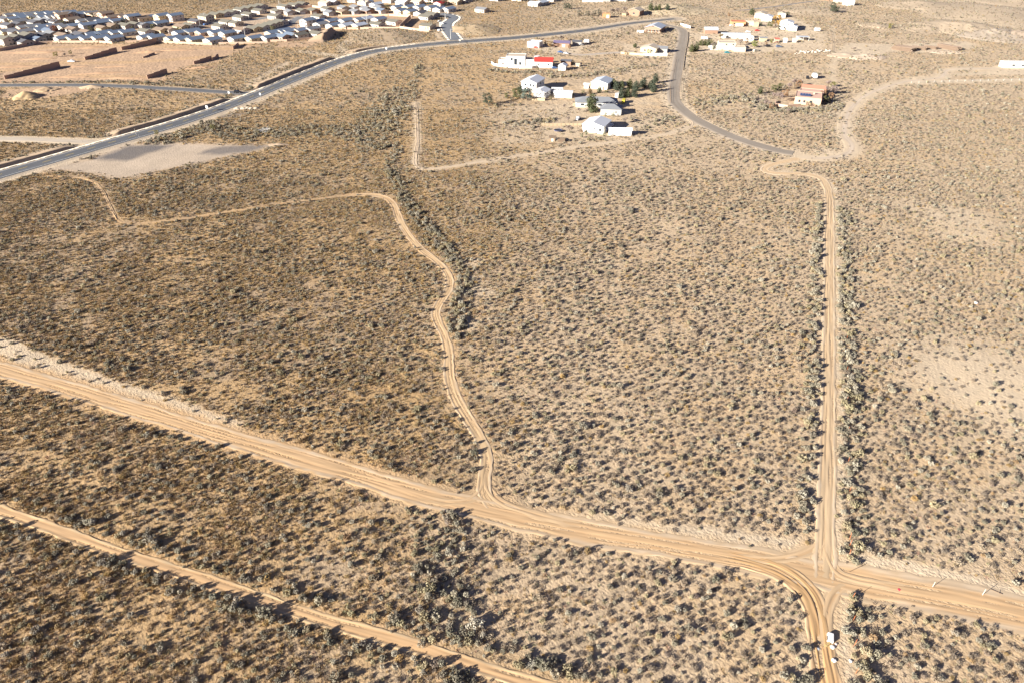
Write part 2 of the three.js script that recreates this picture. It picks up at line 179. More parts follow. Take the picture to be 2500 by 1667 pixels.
function bumpTile(n, cell, rx, rz, oct = 4) {                         // a tiling relief texture
  const d = new Uint8Array(n * n * 4), T = (u, v, k) => { const xi = Math.floor(u), yi = Math.floor(v); let fx = u - xi, fy = v - yi; fx = fx * fx * (3 - 2 * fx); fy = fy * fy * (3 - 2 * fy); const m = a => ((a % k) + k) % k; return mixv(mixv(hash2(m(xi) + k * 7, m(yi)), hash2(m(xi + 1) + k * 7, m(yi)), fx), mixv(hash2(m(xi) + k * 7, m(yi + 1)), hash2(m(xi + 1) + k * 7, m(yi + 1)), fx), fy); };
  for (let j = 0; j < n; j++) for (let i = 0; i < n; i++) { let s = 0, a = .5, k = cell; for (let o = 0; o < oct; o++) { s += a * T(i / n * k, j / n * k, k); a *= .55; k *= 2; } const q = (j * n + i) * 4; d[q] = d[q + 1] = d[q + 2] = clamp(s) * 255; d[q + 3] = 255; }
  const t = new THREE.DataTexture(d, n, n); t.wrapS = t.wrapT = THREE.RepeatWrapping; t.magFilter = THREE.LinearFilter; t.minFilter = THREE.LinearMipmapLinearFilter; t.generateMipmaps = true; t.repeat.set(rx, rz); t.needsUpdate = true; return t;
}
const sheetGeo = (x0, x1, z0, z1, nx, nz) => { const p = [], uv = [], ix = []; for (let j = 0; j <= nz; j++) for (let i = 0; i <= nx; i++) { const x = mixv(x0, x1, i / nx), z = mixv(z0, z1, j / nz); p.push(x, relief(x, z), z); uv.push(i / nx, j / nz); } for (let j = 0; j < nz; j++) for (let i = 0; i < nx; i++) { const a = j * (nx + 1) + i, b = a + nx + 1; ix.push(a, b, a + 1, a + 1, b, b + 1); } const g = geoOf(p, null, uv); g.setIndex(ix); g.computeVertexNormals(); return g; };
structure('ground', sheetGeo(-330, 330, -440, -40, 300, 240), new THREE.MeshStandardMaterial({ map: soilMap(-330, 330, -440, -40, 2048, 2048), bumpMap: bumpTile(512, 22, 660 / 11, 400 / 11), bumpScale: 0.16, roughness: 1 }), 'sandy tan desert ground with dry grass under the sagebrush', 'ground');
const farMat = new THREE.MeshStandardMaterial({ map: soilMap(-720, 720, -1000, -440, 2048, 1024), bumpMap: bumpTile(512, 10, 1440 / 20, 560 / 20), bumpScale: 0.4, roughness: 1 });
structure('ground', sheetGeo(-720, 720, -1000, -440, 280, 120), farMat, 'pale desert ground around the far houses', 'ground');
{ const q = (x0, x1, z0, z1) => sheetGeo(x0, x1, z0, z1, 8, 8).translate(0, 0, 0);
  const t = soilMap(-900, -500, -1400, -1000, 512, 512); t.wrapS = t.wrapT = THREE.MirroredRepeatWrapping; t.repeat.set(30, 15);
  structure('ground', join([q(-9000, 9000, -9000, -1000), q(-9000, -720, -1000, -440), q(720, 9000, -1000, -440), q(-9000, -330, -440, -40), q(330, 9000, -440, -40), q(-9000, 9000, -40, 4000)]), M(.36, .28, .185, 1), 'open scrub plain running on to the horizon', 'ground'); }

// ------------------------------------------------------------------ roads
function ribbon(pts, hw, { n = 16, lift = .06, step = .9, ruts = .05, rutAt = [], berm = [0, 0], col, edge = null, wobble = .5, streak = .25, skirt = .05, open = true, fade = .66 }) {
  const c = smooth(pts, step), pos = [], cols = [], ix = [], S = 1.14, sc = [0, 0, 0]; let s = 0; const half = typeof hw === 'function' ? hw : () => hw;
  c.forEach((p, i) => { const a = c[Math.max(0, i - 1)], b = c[Math.min(c.length - 1, i + 1)], l = Math.hypot(b[0] - a[0], b[1] - a[1]) || 1, nx = -(b[1] - a[1]) / l, nz = (b[0] - a[0]) / l; if (i) s += Math.hypot(p[0] - c[i - 1][0], p[1] - c[i - 1][1]);
    const w = half(i / (c.length - 1)) * (open ? .74 + .52 * fbm(s / 9 + pts[0][0], 1.5, 3) : 1), end = open ? Math.min(1, .15 + i / 7, .15 + (c.length - 1 - i) / 7) : 1;
    for (let k = 0; k <= n; k++) { const u = k / n * 2 - 1, side = u < 0 ? 0 : 1, e = Math.abs(u);
      const off = u * (w * S) + (e > .6 ? wobble * (fbm(s / 2.2 + side * 50, 3.3, 3) - .5) * 2 * (e - .6) / .4 : 0), x = p[0] + nx * off, z = p[1] + nz * off;
      const um = u * S; let y = lift * (1 - sstep(.62, 1, e)); for (const r of rutAt) y -= ruts * Math.exp(-(((um - r - .34 * (fbm(s / 16, r * 9 + 40, 2) - .5)) / (.22 / w)) ** 2)) * clamp(2.6 * fbm(s / 7, r * 7 + 3, 2) - .6, 0, 1.4);
      y += ruts * .5 * (fbm(off * 1.6 + 9, s / 3.5, 2) - .5);
      const bh = berm[side] * Math.max(0, 2.6 * fbm(s / 1.5 + 31 * side, 7.7, 3) - .55) * (.3 + 1.4 * fbm(s / 17, side * 9 + 2, 2)); y += bh * Math.exp(-(((Math.abs(um) - .98) / (.45 / w)) ** 2)); y *= end;
      if (k === 0 || k === n) y = Math.min(y, -skirt);
      pos.push(x, relief(x, z) + y, z);
      const t = streak * (fbm(off * 3.4, s / 14 + 5, 3) - .5) * 2 + .16 * (fbm(x / 6, z / 6, 2) - .5), ec = edge ? sstep(.45, .8, e + .3 * (fbm(s / 3, off, 2) - .5)) : 0, so = Math.max(open ? sstep(fade, fade + .3, e + .35 * (fbm(s / 1.7, off + 8, 2) - .5)) : 0, 1 - end); const q = edge || col; if (so > 0) soil(x, z, sc); let rt = 0; for (const r of rutAt) rt += clamp(2.6 * fbm(s / 7, r * 7 + 3, 2) - .6) * Math.exp(-(((um - r - .34 * (fbm(s / 16, r * 9 + 40, 2) - .5)) / (.3 / w)) ** 2));
      cols.push(...[0, 1, 2].map(m => clamp(mixv(mixv(col[m], q[m], ec) * (1 + t) * (1 - .10 * Math.min(rt, 1) * (m + 1) * .6), sc[m], so)))); }
    if (i) for (let k = 0; k < n; k++) { const o = (i - 1) * (n + 1) + k, o2 = o + n + 1; ix.push(o, o + 1, o2, o + 1, o2 + 1, o2); } });
  const g = geoOf(pos, cols); g.setIndex(ix); g.computeVertexNormals(); return g;
}
const dirtMat = new THREE.MeshStandardMaterial({ vertexColors: true, roughness: 1 }), DIRT = [.52, .345, .19], PALE = [.53, .41, .285];
const roadPieces = [
  ['dirt_road', P.main, t => mixv(2.6, 3.7, t) + 1.1 * sstep(.8, .95, t), { n: 34, ruts: .10, rutAt: [-.62, -.36, .12, .34, .66], berm: [.03, .06], col: DIRT, edge: PALE, lift: .05 }, 'wide orange dirt road crossing the brush with many tyre ruts'],
  ['dirt_road', P.north, 2.0, { n: 26, ruts: .10, rutAt: [-.55, -.2, .32, .6], berm: [.05, .04], col: [.52, .38, .235], edge: [.55, .435, .31], lift: .09 }, 'straight pale dirt road running away between hedges of sagebrush'],
  ['dirt_road', P.south, 2.4, { n: 30, ruts: .15, rutAt: [-.8, -.5, -.25, .05, .3, .55, .8], berm: [.02, .09], col: [.51, .32, .155], edge: DIRT, lift: .12, streak: .32 }, 'rutted orange dirt road bending past the dumped white box'],
  ['dirt_track', P.lower, 1.45, { n: 16, ruts: .09, rutAt: [-.45, .5], berm: [.06, .1], col: [.53, .34, .18], edge: [.55, .41, .25], lift: .05 }, 'narrow orange two rut track below the wide dirt road'],
  ['dirt_track', P.winding, 1.6, { n: 16, ruts: .1, rutAt: [-.5, .0, .5], berm: [.06, .06], col: [.52, .365, .21], edge: PALE, lift: .06 }, 'winding dirt track following the brushy wash'],
  ['dirt_track', P.faint, .45, { n: 10, ruts: .06, rutAt: [-.5, .5], berm: [.15, .1], col: [.42, .30, .18], lift: .04, fade: .25 }, 'faint dirt track from the gravel lot to the wash'],
  ...['sweepA', 'sweepB', 'sweepC', 'sweepD', 'sweepE'].map((k, i) => ['dirt_track', P[k], 1.35, { n: 16, ruts: .08, rutAt: [-.6, -.2, .3, .7], col: [.54, .38, .225], edge: PALE, lift: .08 + .01 * i, fade: .3 }, 'worn turning track ' + ['bending left off the foot of the winding track', 'bending right off the foot of the winding track', 'cutting the corner left of the straight dirt road', 'cutting the corner right of the straight dirt road', 'cutting the corner below the wide dirt road'][i]]),
  ['gravel_road', P.gravel, 3.2, { n: 10, ruts: .04, rutAt: [-.4, .4], berm: [.1, .1], col: [.47, .40, .32], lift: .09, step: 2 }, 'pale gravel road meeting the highway'],
  ['gravel_road', P.quarry, t => mixv(3.8, 3.2, t), { n: 18, fade: .25, ruts: .05, rutAt: [-.4, .4], berm: [.05, .05], col: [.52, .42, .32], edge: PALE, lift: .06, step: 2 }, 'pale gravel road curving up towards the white trailer'],
  ['dirt_track', P.lot, 1.0, { n: 14, fade: .2, ruts: .05, rutAt: [-.4, .4], berm: [.08, .08], col: [.53, .42, .31], lift: .05, step: 2 }, 'pale dirt drive round the fenced house lots'],
  ['gravel_road', P.drive, 2.2, { n: 8, ruts: .04, rutAt: [-.4, .4], berm: [.08, .08], col: [.42, .36, .30], lift: .09, step: 2 }, 'grey gravel drive to the cluttered yard'],
];
for (const [name, pts, hw, o, label] of roadPieces) structure(name, ribbon(pts, hw, o), dirtMat, label, 'road');
// paved roads: a slab with shoulders, kerb strips and painted lines laid above it
const paved = new THREE.MeshStandardMaterial({ vertexColors: true, roughness: .85 });
structure('highway', ribbon(P.highway, t => mixv(5.6, 3.2, sstep(.68, 1, t)), { n: 14, ruts: .0, rutAt: [-.55, -.28, .28, .55], col: [.105, .11, .122], lift: .16, step: 2.5, wobble: 0, open: false, streak: .18, skirt: .1 }), paved, 'blue grey asphalt highway sweeping past the housing estate', 'road');
structure('road', ribbon(P.side, 3.4, { n: 10, ruts: 0, rutAt: [-.4, .4], col: [.12, .122, .13], lift: .14, step: 2.5, wobble: .05, open: false, streak: .15 }), paved, 'narrow asphalt road joining the highway from the side', 'road');
structure('street', ribbon(P.street, 4.1, { n: 14, ruts: .0, rutAt: [-.4, .4], col: [.27, .228, .185], edge: [.36, .295, .23], lift: .13, step: 2, wobble: .15, open: false, streak: .14 }), paved, 'worn brown asphalt street bending down past the white houses', 'road');
structure('street', ribbon(P.culdesac, 5.2, { n: 10, ruts: 0, col: [.17, .18, .20], lift: .14, step: 2.5, wobble: 0, open: false, streak: .1 }), paved, 'grey asphalt estate street curving up from the highway', 'road');
for (const k of ['inner', 'inner2', 'back']) structure('street', ribbon(P[k], 3.6, { n: 8, ruts: 0, col: [.19, .195, .205], lift: .14, step: 3, wobble: 0, open: false, streak: .1 }), paved, { inner: 'grey estate street with parked cars and pale driveways', inner2: 'grey estate street running between the dark roofed houses', back: 'grey estate street behind the back yards' }[k], 'road');
structure('road', ribbon(P.farRoad, 3, { n: 10, ruts: 0, col: [.16, .16, .17], edge: [.30, .26, .22], lift: .14, step: 2.5, wobble: .2, streak: .15, fade: .5 }), paved, 'distant stretch of asphalt road by the crest houses', 'road');
const line = (pts, d, hw, a, b, y, mat, name, label, dash) => { const c = smooth(shift(pts, d), 1.5).slice(a, b), g = [];
  for (let i = 0; i + 1 < c.length; i++) { if (dash && (i % 8) > 2) continue; const [x, z] = c[i], [X, Z] = c[i + 1], l = Math.hypot(X - x, Z - z), nx = -(Z - z) / l * hw, nz = (X - x) / l * hw, h0 = relief(x, z) + y, h1 = relief(X, Z) + y; g.push(x - nx, h0, z - nz, x + nx, h0, z + nz, X - nx, h1, Z - nz, X - nx, h1, Z - nz, x + nx, h0, z + nz, X + nx, h1, Z + nz); }
  return structure(name, geoOf(g), mat, label, 'road marking'); };
line(P.highway, 0, .16, 0, 900, .19, M(.62, .44, .09, .7), 'road_marking', 'yellow centre line of the highway', true);
line(P.highway, 4.4, .14, 0, 300, .19, M(.7, .7, .68, .7), 'road_marking', 'white edge line along the brush side of the highway');
line(P.highway, -4.4, .14, 0, 300, .19, M(.7, .7, .68, .7), 'road_marking', 'white edge line along the estate side of the highway');
function kerb(pts, d, w, h, a, b, mat, name, label) { const c = smooth(shift(pts, d), 3).slice(a, b), pos = [], ix = []; c.forEach((p, i) => { const A = c[Math.max(0, i - 1)], B = c[Math.min(c.length - 1, i + 1)], l = Math.hypot(B[0] - A[0], B[1] - A[1]) || 1, nx = -(B[1] - A[1]) / l * w / 2, nz = (B[0] - A[0]) / l * w / 2, y = relief(p[0], p[1]); pos.push(p[0] - nx, y - .1, p[1] - nz, p[0] - nx, y + h, p[1] - nz, p[0] + nx, y + h, p[1] + nz, p[0] + nx, y - .1, p[1] + nz); if (i) for (let k = 0; k < 3; k++) { const o = (i - 1) * 4 + k; ix.push(o, o + 4, o + 1, o + 1, o + 4, o + 5); } }); const g = geoOf(pos); g.setIndex(ix); return structure(name, g.toNonIndexed(), mat, label, 'pavement'); }
const conc = M(.52, .47, .41, .9);
kerb(P.culdesac, 6.4, 2, .26, 0, 99, conc, 'pavement', 'pale concrete pavement on the outer side of the curving street'); kerb(P.culdesac, -6.4, 2, .26, 0, 40, conc, 'pavement', 'pale concrete pavement on the inner side of the curving street');
kerb(P.highway, -7.4, 1.1, .2, 0, 130, M(.42, .375, .32), 'pavement', 'pale concrete strip along the estate side of the highway'); kerb(P.street, -4.9, .5, .24, 20, 75, M(.5, .42, .33), 'kerb', 'low pale kerb on the outer side of the bending street');
// cut bank above the highway, broken where the side roads come in
function bank(pts, d0, a, b, h, label) { const c = smooth(pts, 2).slice(a, b), prof = [[0, .05], [.9, h * .75], [1.6, h], [3, h * .9], [8, h * .35], [13, -.15]], pos = [], cols = [], ix = [], n = prof.length; c.forEach((p, i) => { const A = c[Math.max(0, i - 1)], B = c[Math.min(c.length - 1, i + 1)], l = Math.hypot(B[0] - A[0], B[1] - A[1]) || 1, nx = -(B[1] - A[1]) / l, nz = (B[0] - A[0]) / l, e = Math.min(1, i / 3, (c.length - 1 - i) / 3); prof.forEach(([d, y]) => { const jit = fbm(i / 4, d, 2) - .5, D = d0 + (d0 < 0 ? -1 : 1) * (d + jit * .7), x = p[0] + nx * D, z = p[1] + nz * D; pos.push(x, relief(x, z) + (y > 0 ? y * e * (1 + .5 * jit) : y), z); const k = .85 + .4 * fbm(x / 3, z / 3, 2); cols.push(.40 * k, .29 * k, .19 * k); }); if (i) for (let k = 0; k < n - 1; k++) { const o = (i - 1) * n + k; ix.push(o, o + n, o + 1, o + 1, o + n, o + n + 1); } }); const g = geoOf(pos, cols); g.setIndex(ix); g.computeVertexNormals(); return structure('embankment', g, dirtMat, label, 'bank'); }
{ const c = smooth(P.highway, 2), near = p => { let b = 0, d = 1e9; c.forEach((q, i) => { const e = Math.hypot(q[0] - p[0], q[1] - p[1]); if (e < d) { d = e; b = i; } }); return b; };
  const seg = (p, q, h, label) => bank(P.highway, -9, near(p), near(q), h, label);
  seg(C6(-100, 720), C6(590, 525), 1.5, 'cut bank along the highway before the gravel road'); seg(C6(790, 455), C6(1665, 175), 1.9, 'long cut bank along the highway between the two side roads');
  seg(C2(80, 800), C2(900, 530), 1.9, 'cut bank along the highway beyond the asphalt side road'); seg(C2(960, 480), C2(1330, 420), 1.5, 'cut bank along the highway bend below the estate'); }
const rises = [];
const groundY = (x, z) => { let y = 0; for (const f of rises) { const v = f(x, z); if (v > y) y = v; } return relief(x, z) + y; };
function mound([cx, cz], rx, rz, h, yaw, label, { name = 'dirt_mound', rough = .35, col = [.46, .34, .23], flat = 1, ridges = 0, n = 30 } = {}) {
  const pos = [], cols = [], ix = [], cs = Math.cos(yaw), sn = Math.sin(yaw), top = (x, z) => { const a = x - cx, b = z - cz, u = (a * cs - b * sn) / rx, v = (a * sn + b * cs) / rz; if (u * u + v * v > 2) return -.4; const nn = fbm(x / (rx * .35), z / (rx * .35), 4) - .5, d = Math.hypot(u, v) + nn * rough; if (d > .93) return -.4; let y = h * Math.pow(clamp(1 - d), flat) * (1 + .5 * nn); if (ridges) y += clamp(1 - d) * h * .35 * (Math.abs(((x + z * .5) / ridges + 2 * nn) % 1) - .5); return y; };
  if (rx > 13) rises.push(top);
  for (let j = 0; j <= n; j++) for (let i = 0; i <= n; i++) { const u = i / n * 2 - 1, v = j / n * 2 - 1, x = cx + (u * rx * cs + v * rz * sn), z = cz + (-u * rx * sn + v * rz * cs), nn = fbm(x / (rx * .35), z / (rx * .35), 4) - .5; let y = top(x, z); if (i === 0 || j === 0 || i === n || j === n) y = -.4; pos.push(x, relief(x, z) + y, z); const k = .85 + .5 * nn + .1; cols.push(col[0] * k, col[1] * k, col[2] * k); }
  for (let j = 0; j < n; j++) for (let i = 0; i < n; i++) { const a = j * (n + 1) + i, b = a + n + 1; ix.push(a, b, a + 1, a + 1, b, b + 1); }
  const g = geoOf(pos, cols); g.setIndex(ix); g.computeVertexNormals(); return structure(name, g, dirtMat, label, 'mound');
}
function bluff(pts, h, label) { const c = smooth(pts, 1.5), prof = [[-2.6, -.2], [-1, h * .35], [0, h * .75], [1.2, h], [3.4, h * .93], [9, h * .55], [17, -.3]], pos = [], cols = [], ix = [], n = prof.length; c.forEach((p, i) => { const A = c[Math.max(0, i - 1)], B = c[Math.min(c.length - 1, i + 1)], l = Math.hypot(B[0] - A[0], B[1] - A[1]) || 1, nx = -(B[1] - A[1]) / l, nz = (B[0] - A[0]) / l, e = sstep(0, 11, Math.min(i, c.length - 1 - i)); prof.forEach(([d, y]) => { const jit = fbm(i / 3, d / 3, 3) - .5, D = -d + 2.4 * jit, x = p[0] + nx * D, z = p[1] + nz * D; pos.push(x, relief(x, z) + (y > 0 ? y * e * (1 + .4 * jit) : y), z); const k = .85 + .4 * fbm(x / 2, z / 2, 2); cols.push(.36 * k, .25 * k, .165 * k); }); if (i) for (let k = 0; k < n - 1; k++) { const o = (i - 1) * n + k; ix.push(o, o + n, o + 1, o + 1, o + n, o + n + 1); } }); const g = geoOf(pos, cols); g.setIndex(ix); g.computeVertexNormals(); return structure('earth_bluff', g, dirtMat, label, 'bluff'); }
const SAND = [.45, .35, .245];
bluff(many(H4, [[1240, 1030], [1330, 960], [1430, 860], [1560, 730]]), 5.5, 'steep earth bluff below the estate wall');
mound(C6(180, 170), 11, 9, 4.2, .2, 'lumpy dug earth heap beside the asphalt side road', { rough: .8, col: [.47, .33, .18] }); mound(C6(330, 118), 9, 6, 2.2, .2, 'low earth heap behind the lumpy dug heap', { rough: .8, col: [.47, .33, .2] }); mound(C6(655, 100), 9, 5, 1.8, 0, 'small pale earth heap at the edge of the graded lot', { col: [.52, .38, .25] });
[[150, 600, 20, 3.2, 1.3, .2], [330, 530, 16, 3, 1.2, .25], [640, 600, 14, 3, 1.0, .2], [900, 655, 22, 2.6, 1.0, .22], [1010, 600, 18, 2.4, .9, .22], [1330, 470, 14, 4, 1.6, .2], [1600, 450, 16, 3, 1.2, .15], [820, 430, 16, 3, 1.2, .25], [300, 470, 26, 6, 1.6, .1], [1800, 610, 14, 3, 1.4, .3], [600, 690, 16, 2.4, .9, .05], [1100, 700, 18, 2.6, .9, .02]].forEach(([x, y, rx, rz, h, yaw]) => mound(C1(x, y), rx, rz, h, yaw, 'long low ridge of scraped earth on the graded lot', { n: 18, rough: .9, col: [.46, .29, .175] }));
mound(C6(2000, 512), 6, 3, .9, 0, 'little curved soil berm at the tip of the gravel lot', { rough: .6 });
[[1700, 252], [1745, 252], [1775, 251], [1800, 251], [1835, 250]].forEach(([x, y]) => mound(C6(x, y), 2.6, 2, 1.1, 0, 'small pale soil pile in a row beside the highway', { n: 12, col: [.52, .44, .34] }));
for (const [x, y, rx, rz, h, yaw, label, o] of [
  [1150, 62, 52, 38, 9, .1, 'smooth bare sand hill on the skyline', { flat: .9, rough: .25 }], [1700, 330, 46, 60, 10, .5, 'bare ridged sand dune above the sandy pit', { ridges: 11 }], [2050, 400, 44, 44, 9, .7, 'ridged grey dune beside the ridged sand dune', { ridges: 9, col: [.42, .34, .26] }], [2330, 420, 36, 30, 10, .4, 'steep ridged dune with brown gullies', { ridges: 8, col: [.40, .31, .23] }], [1900, 120, 80, 70, 8, .2, 'broad pale dune far behind the sandy pit', { rough: .3 }], [2300, 60, 60, 50, 10, .2, 'high pale dune far to the back of the pit', { rough: .3 }],
  [550, 660, 20, 12, 5, .1, 'pale eroded sand bank by the pit', { rough: .7, col: [.56, .44, .33] }], [300, 640, 16, 12, 3.4, .1, 'rounded pale sand bank left of the timber stack', { rough: .6, col: [.55, .43, .31] }], [1230, 330, 26, 22, 5, .3, 'lone bare sand knoll in the brush', { rough: .4 }], [640, 290, 18, 22, 4, .3, 'small pale sand knoll with shrubs', { rough: .5 }], [1480, 600, 18, 8, 2.4, 0, 'low pale spoil ridge in front of the pit', { rough: .6, col: [.55, .43, .32] }]]) mound(C5(x, y), rx, rz, h * .55, yaw, label, { name: 'sand_hill', col: SAND, ...o });
mound(C4(1640, 120), 40, 30, 3, .2, 'smooth sand slope left of the steep gully', { name: 'sand_hill', col: SAND, rough: .25 });
mound(H6(480, 560), 26, 34, 4, .2, 'grassy brown knoll beside the curving estate street', { name: 'hill', col: [.42, .31, .19], rough: .4 }); mound(H7(2000, 190), 50, 40, 6, 0, 'smooth tan slope behind the small firs', { name: 'hill', col: [.48, .38, .25], rough: .25 }); mound(H5(600, 850), 40, 50, 3, 0, 'scrubby slope below the estate wall', { name: 'hill', col: [.42, .31, .20], rough: .35 });

// ------------------------------------------------------------------ brush
function leafClump(pos, cx, cy, cz, rx, ry, n, size, lowest = -.2, jit = .75) {
  for (let i = 0; i < n; i++) { const a = rnd() * 6.283, v = mixv(lowest, 1, rnd()), q = Math.sqrt(Math.max(0, 1 - v * v)), k = .72 + .33 * rnd(), X = cx + rx * q * Math.cos(a) * k, Y = cy + ry * v * k, Z = cz + rx * q * Math.sin(a) * k;
    const N = new THREE.Vector3(q * Math.cos(a) + jit * (rnd() - .5), v + jit * (rnd() - .5), q * Math.sin(a) + jit * (rnd() - .5)).normalize(), T = new THREE.Vector3(rnd() - .5, rnd() - .5, rnd() - .5).cross(N).normalize(), B = N.clone().cross(T), s = size * (.6 + .8 * rnd());
    pos.push(X + T.x * s, Y + T.y * s, Z + T.z * s, X - T.x * s * .6 + B.x * s * .8, Y - T.y * s * .6 + B.y * s * .8, Z - T.z * s * .6 + B.z * s * .8, X - T.x * s * .6 - B.x * s * .8, Y - T.y * s * .6 - B.y * s * .8, Z - T.z * s * .6 - B.z * s * .8); } }
function shrubGeo(lobes, spread, h, n, size) {                        // a dome of leafy lobes about 1 m across
  const pos = []; for (let i = 0; i < lobes; i++) { const a = i / lobes * 6.283 + rnd(), d = i ? spread * (.55 + .5 * rnd()) : 0, r = rr(.13, .24) * (i ? 1 : 1.25), y = h * rr(.38, .62) * (i ? .85 : 1.1); leafClump(pos, Math.cos(a) * d, y, Math.sin(a) * d, r, r * rr(.8, 1.15), Math.round(n / lobes), size, -.75); leafClump(pos, Math.cos(a) * d, y * .45, Math.sin(a) * d, r * .7, y * .5, 8, size, -.9); }
  return geoOf(pos); }
function tuftGeo(blades, r, h, w) { const pos = []; for (let i = 0; i < blades; i++) { const a = rnd() * 6.283, b = a + rr(-.8, .8), d = r * Math.sqrt(rnd()), x = Math.cos(a) * d, z = Math.sin(a) * d, l = rr(.6, 1) * h, o = rr(.1, .45) * h, t = b + 1.57; pos.push(x + Math.cos(t) * w, -.02, z + Math.sin(t) * w, x - Math.cos(t) * w, -.02, z - Math.sin(t) * w, x + Math.cos(b) * o, l, z + Math.sin(b) * o); } return geoOf(pos); }
const white = new THREE.MeshStandardMaterial({ color: lin(1, 1, 1), roughness: 1, side: THREE.DoubleSide });
const sageGeos = [shrubGeo(9, .34, .66, 300, .06), shrubGeo(12, .38, .62, 360, .055), shrubGeo(8, .28, .8, 280, .06), shrubGeo(11, .42, .56, 340, .055), shrubGeo(7, .30, .62, 240, .06)];
const brushGeos = [shrubGeo(11, .42, .5, 250, .05), shrubGeo(8, .34, .6, 220, .05)];
const tuftGeos = [tuftGeo(30, .34, .44, .040), tuftGeo(38, .46, .38, .044), tuftGeo(20, .24, .52, .036)];
const plants = { sage: sageGeos.map(() => []), brush: brushGeos.map(() => []), tuft: tuftGeos.map(() => []) }, heroSage = [], heroBrush = [];
const SAGE = [[.272, .24, .178], [.332, .30, .235], [.218, .197, .146], [.305, .26, .162]], MAUVE = [[.28, .222, .165], [.23, .186, .145], [.31, .248, .182]], GOLD = [[.34, .225, .09], [.30, .20, .105], [.26, .18, .08], [.36, .265, .14]];
const tint = (list, v = .22) => { const c = list[Math.floor(rnd() * list.length)], k = 1 + v * (rnd() - .5) * 2; return [c[0] * k, c[1] * k, c[2] * k]; };
function zoneOf(x, z) { const near = (p, d) => { for (const [a, b] of p) if (Math.abs(a - x) < d && Math.abs(b - z) < d && Math.hypot(a - x, b - z) < d) return true; return false; };
  if (near(P.lower, 7)) return 'beside the narrow two rut track'; if (x > 80 && near(P.spur, 12) && z > -125) return 'by the dirt road near the dumped white box'; if (near(P.north, 9)) return 'in the hedge along the straight dirt road'; if (near(P.main, 9)) return 'at the edge of the wide dirt road'; if (at('dense', x, z) > .3) return 'in the brushy wash between the two dirt roads';
  const lowZ = P.lower.find(p => p[0] > x), mz = P.main.find(p => p[0] > x); if (lowZ && z > lowZ[1]) return 'on open ground below the narrow track'; if (mz && z > mz[1]) return x > 95 ? 'on sandy ground right of the rutted bend' : 'between the narrow track and the wide dirt road'; return 'on open ground beyond the wide dirt road'; }
function sow(zFar, zNear, cell, density, tufts, scale) {
  for (let z = zFar; z < zNear; z += cell) { const half = 40 + .86 * Math.abs(z); for (let x = -half; x < half; x += cell) {
    const X = x + rr(0, cell), Z = z + rr(0, cell); if (Math.abs(X) > 715 || !inView(X, Z)) { rnd(); continue; }
    const cl = at('clear', X + rr(-.7, .7), Z + rr(-.7, .7)), de = at('dense', X, Z), w = westness(X, Z), patch = fbm(X / 17, Z / 17 + 77, 3);
    const far = (Z < -300 && X > -70 ? mixv(1, .5, sstep(300, 345, -Z) * (1 - sstep(130, 190, X) * (1 - sstep(440, 520, -Z)))) : 1) * mixv(1.22, 1, w), p = far * density * cell * cell * (1 - cl) * (.6 + .8 * sstep(.32, .66, patch)) * (1 + 1.5 * de * (.4 + 1.2 * fbm(X / 6, Z / 6 + 5, 2))), dens = de > .25;
    if (rnd() < p) { let r = scale * Math.exp(rr(-.55, .38)) * (dens ? rr(1.0, 1.55) : 1) * mixv(1.12, 1.05, w); if (rnd() < .07) r *= 1.45;
      const kind = dens ? (rnd() < .86 ? 's' : 'b') : rnd() < mixv(.25, .34, w) ? 's' : 'b', c = kind === 's' ? tint(SAGE) : rnd() < mixv(.06, .5, w) ? tint(GOLD) : tint(MAUVE), rec = [X, Z, r * (kind === 'b' ? .8 : 1) * 1.15, rnd() * 6.283, c, rr(.9, 1.35)], app = rec[2] / (FLY * .559 - Z * .829);
      const g = kind === 's' ? sageGeos.length : brushGeos.length, v = Math.floor(rnd() * g); rec.push(v, app); (kind === 's' ? plants.sage : plants.brush)[v].push(rec); }
    if (tufts) { const m = tufts * cell * cell * (1 - cl * .93) * mixv(.42, 1.2, w) * (.3 + 1.4 * sstep(.3, .62, fbm(X / 9 + 40, Z / 9, 3))) * (1 + at('gold', X, Z)); let k = Math.floor(m + rnd()); while (k-- > 0) { const tx = X + rr(-cell, cell), tz = Z + rr(-cell, cell); if (at('clear', tx, tz) > .6) continue; plants.tuft[Math.floor(rnd() * 3)].push([tx, tz, rr(.55, 1.25) * mixv(.8, 1.05, w), rnd() * 6.283, rnd() < mixv(.22, .62, w) ? tint(GOLD, .25) : rnd() < .5 ? tint(MAUVE) : [.36 * rr(.8, 1.1), .28 * rr(.8, 1.1), .17], rr(.7, 1.1)]); } } } } }
sow(-330, -44, 1.62, .335, 1.3, 1.0); sow(-440, -330, 1.9, .30, .6, 1.0); sow(-990, -440, 2.4, .19, 0, 1.1);
const pickLargest = (sets, n) => { const all = []; sets.forEach((s, v) => s.forEach((r, i) => { if (inView(r[0], r[1], -12)) all.push(r); })); all.sort((a, b) => b[7] - a[7]); const top = new Set(all.slice(0, n)); sets.forEach((s, v) => { sets[v] = s.filter(r => !top.has(r)); }); return [...top]; };
const heroes = [['sagebrush', sageGeos, pickLargest(plants.sage, 300)], ['rabbitbrush', brushGeos, pickLargest(plants.brush, 150)]];
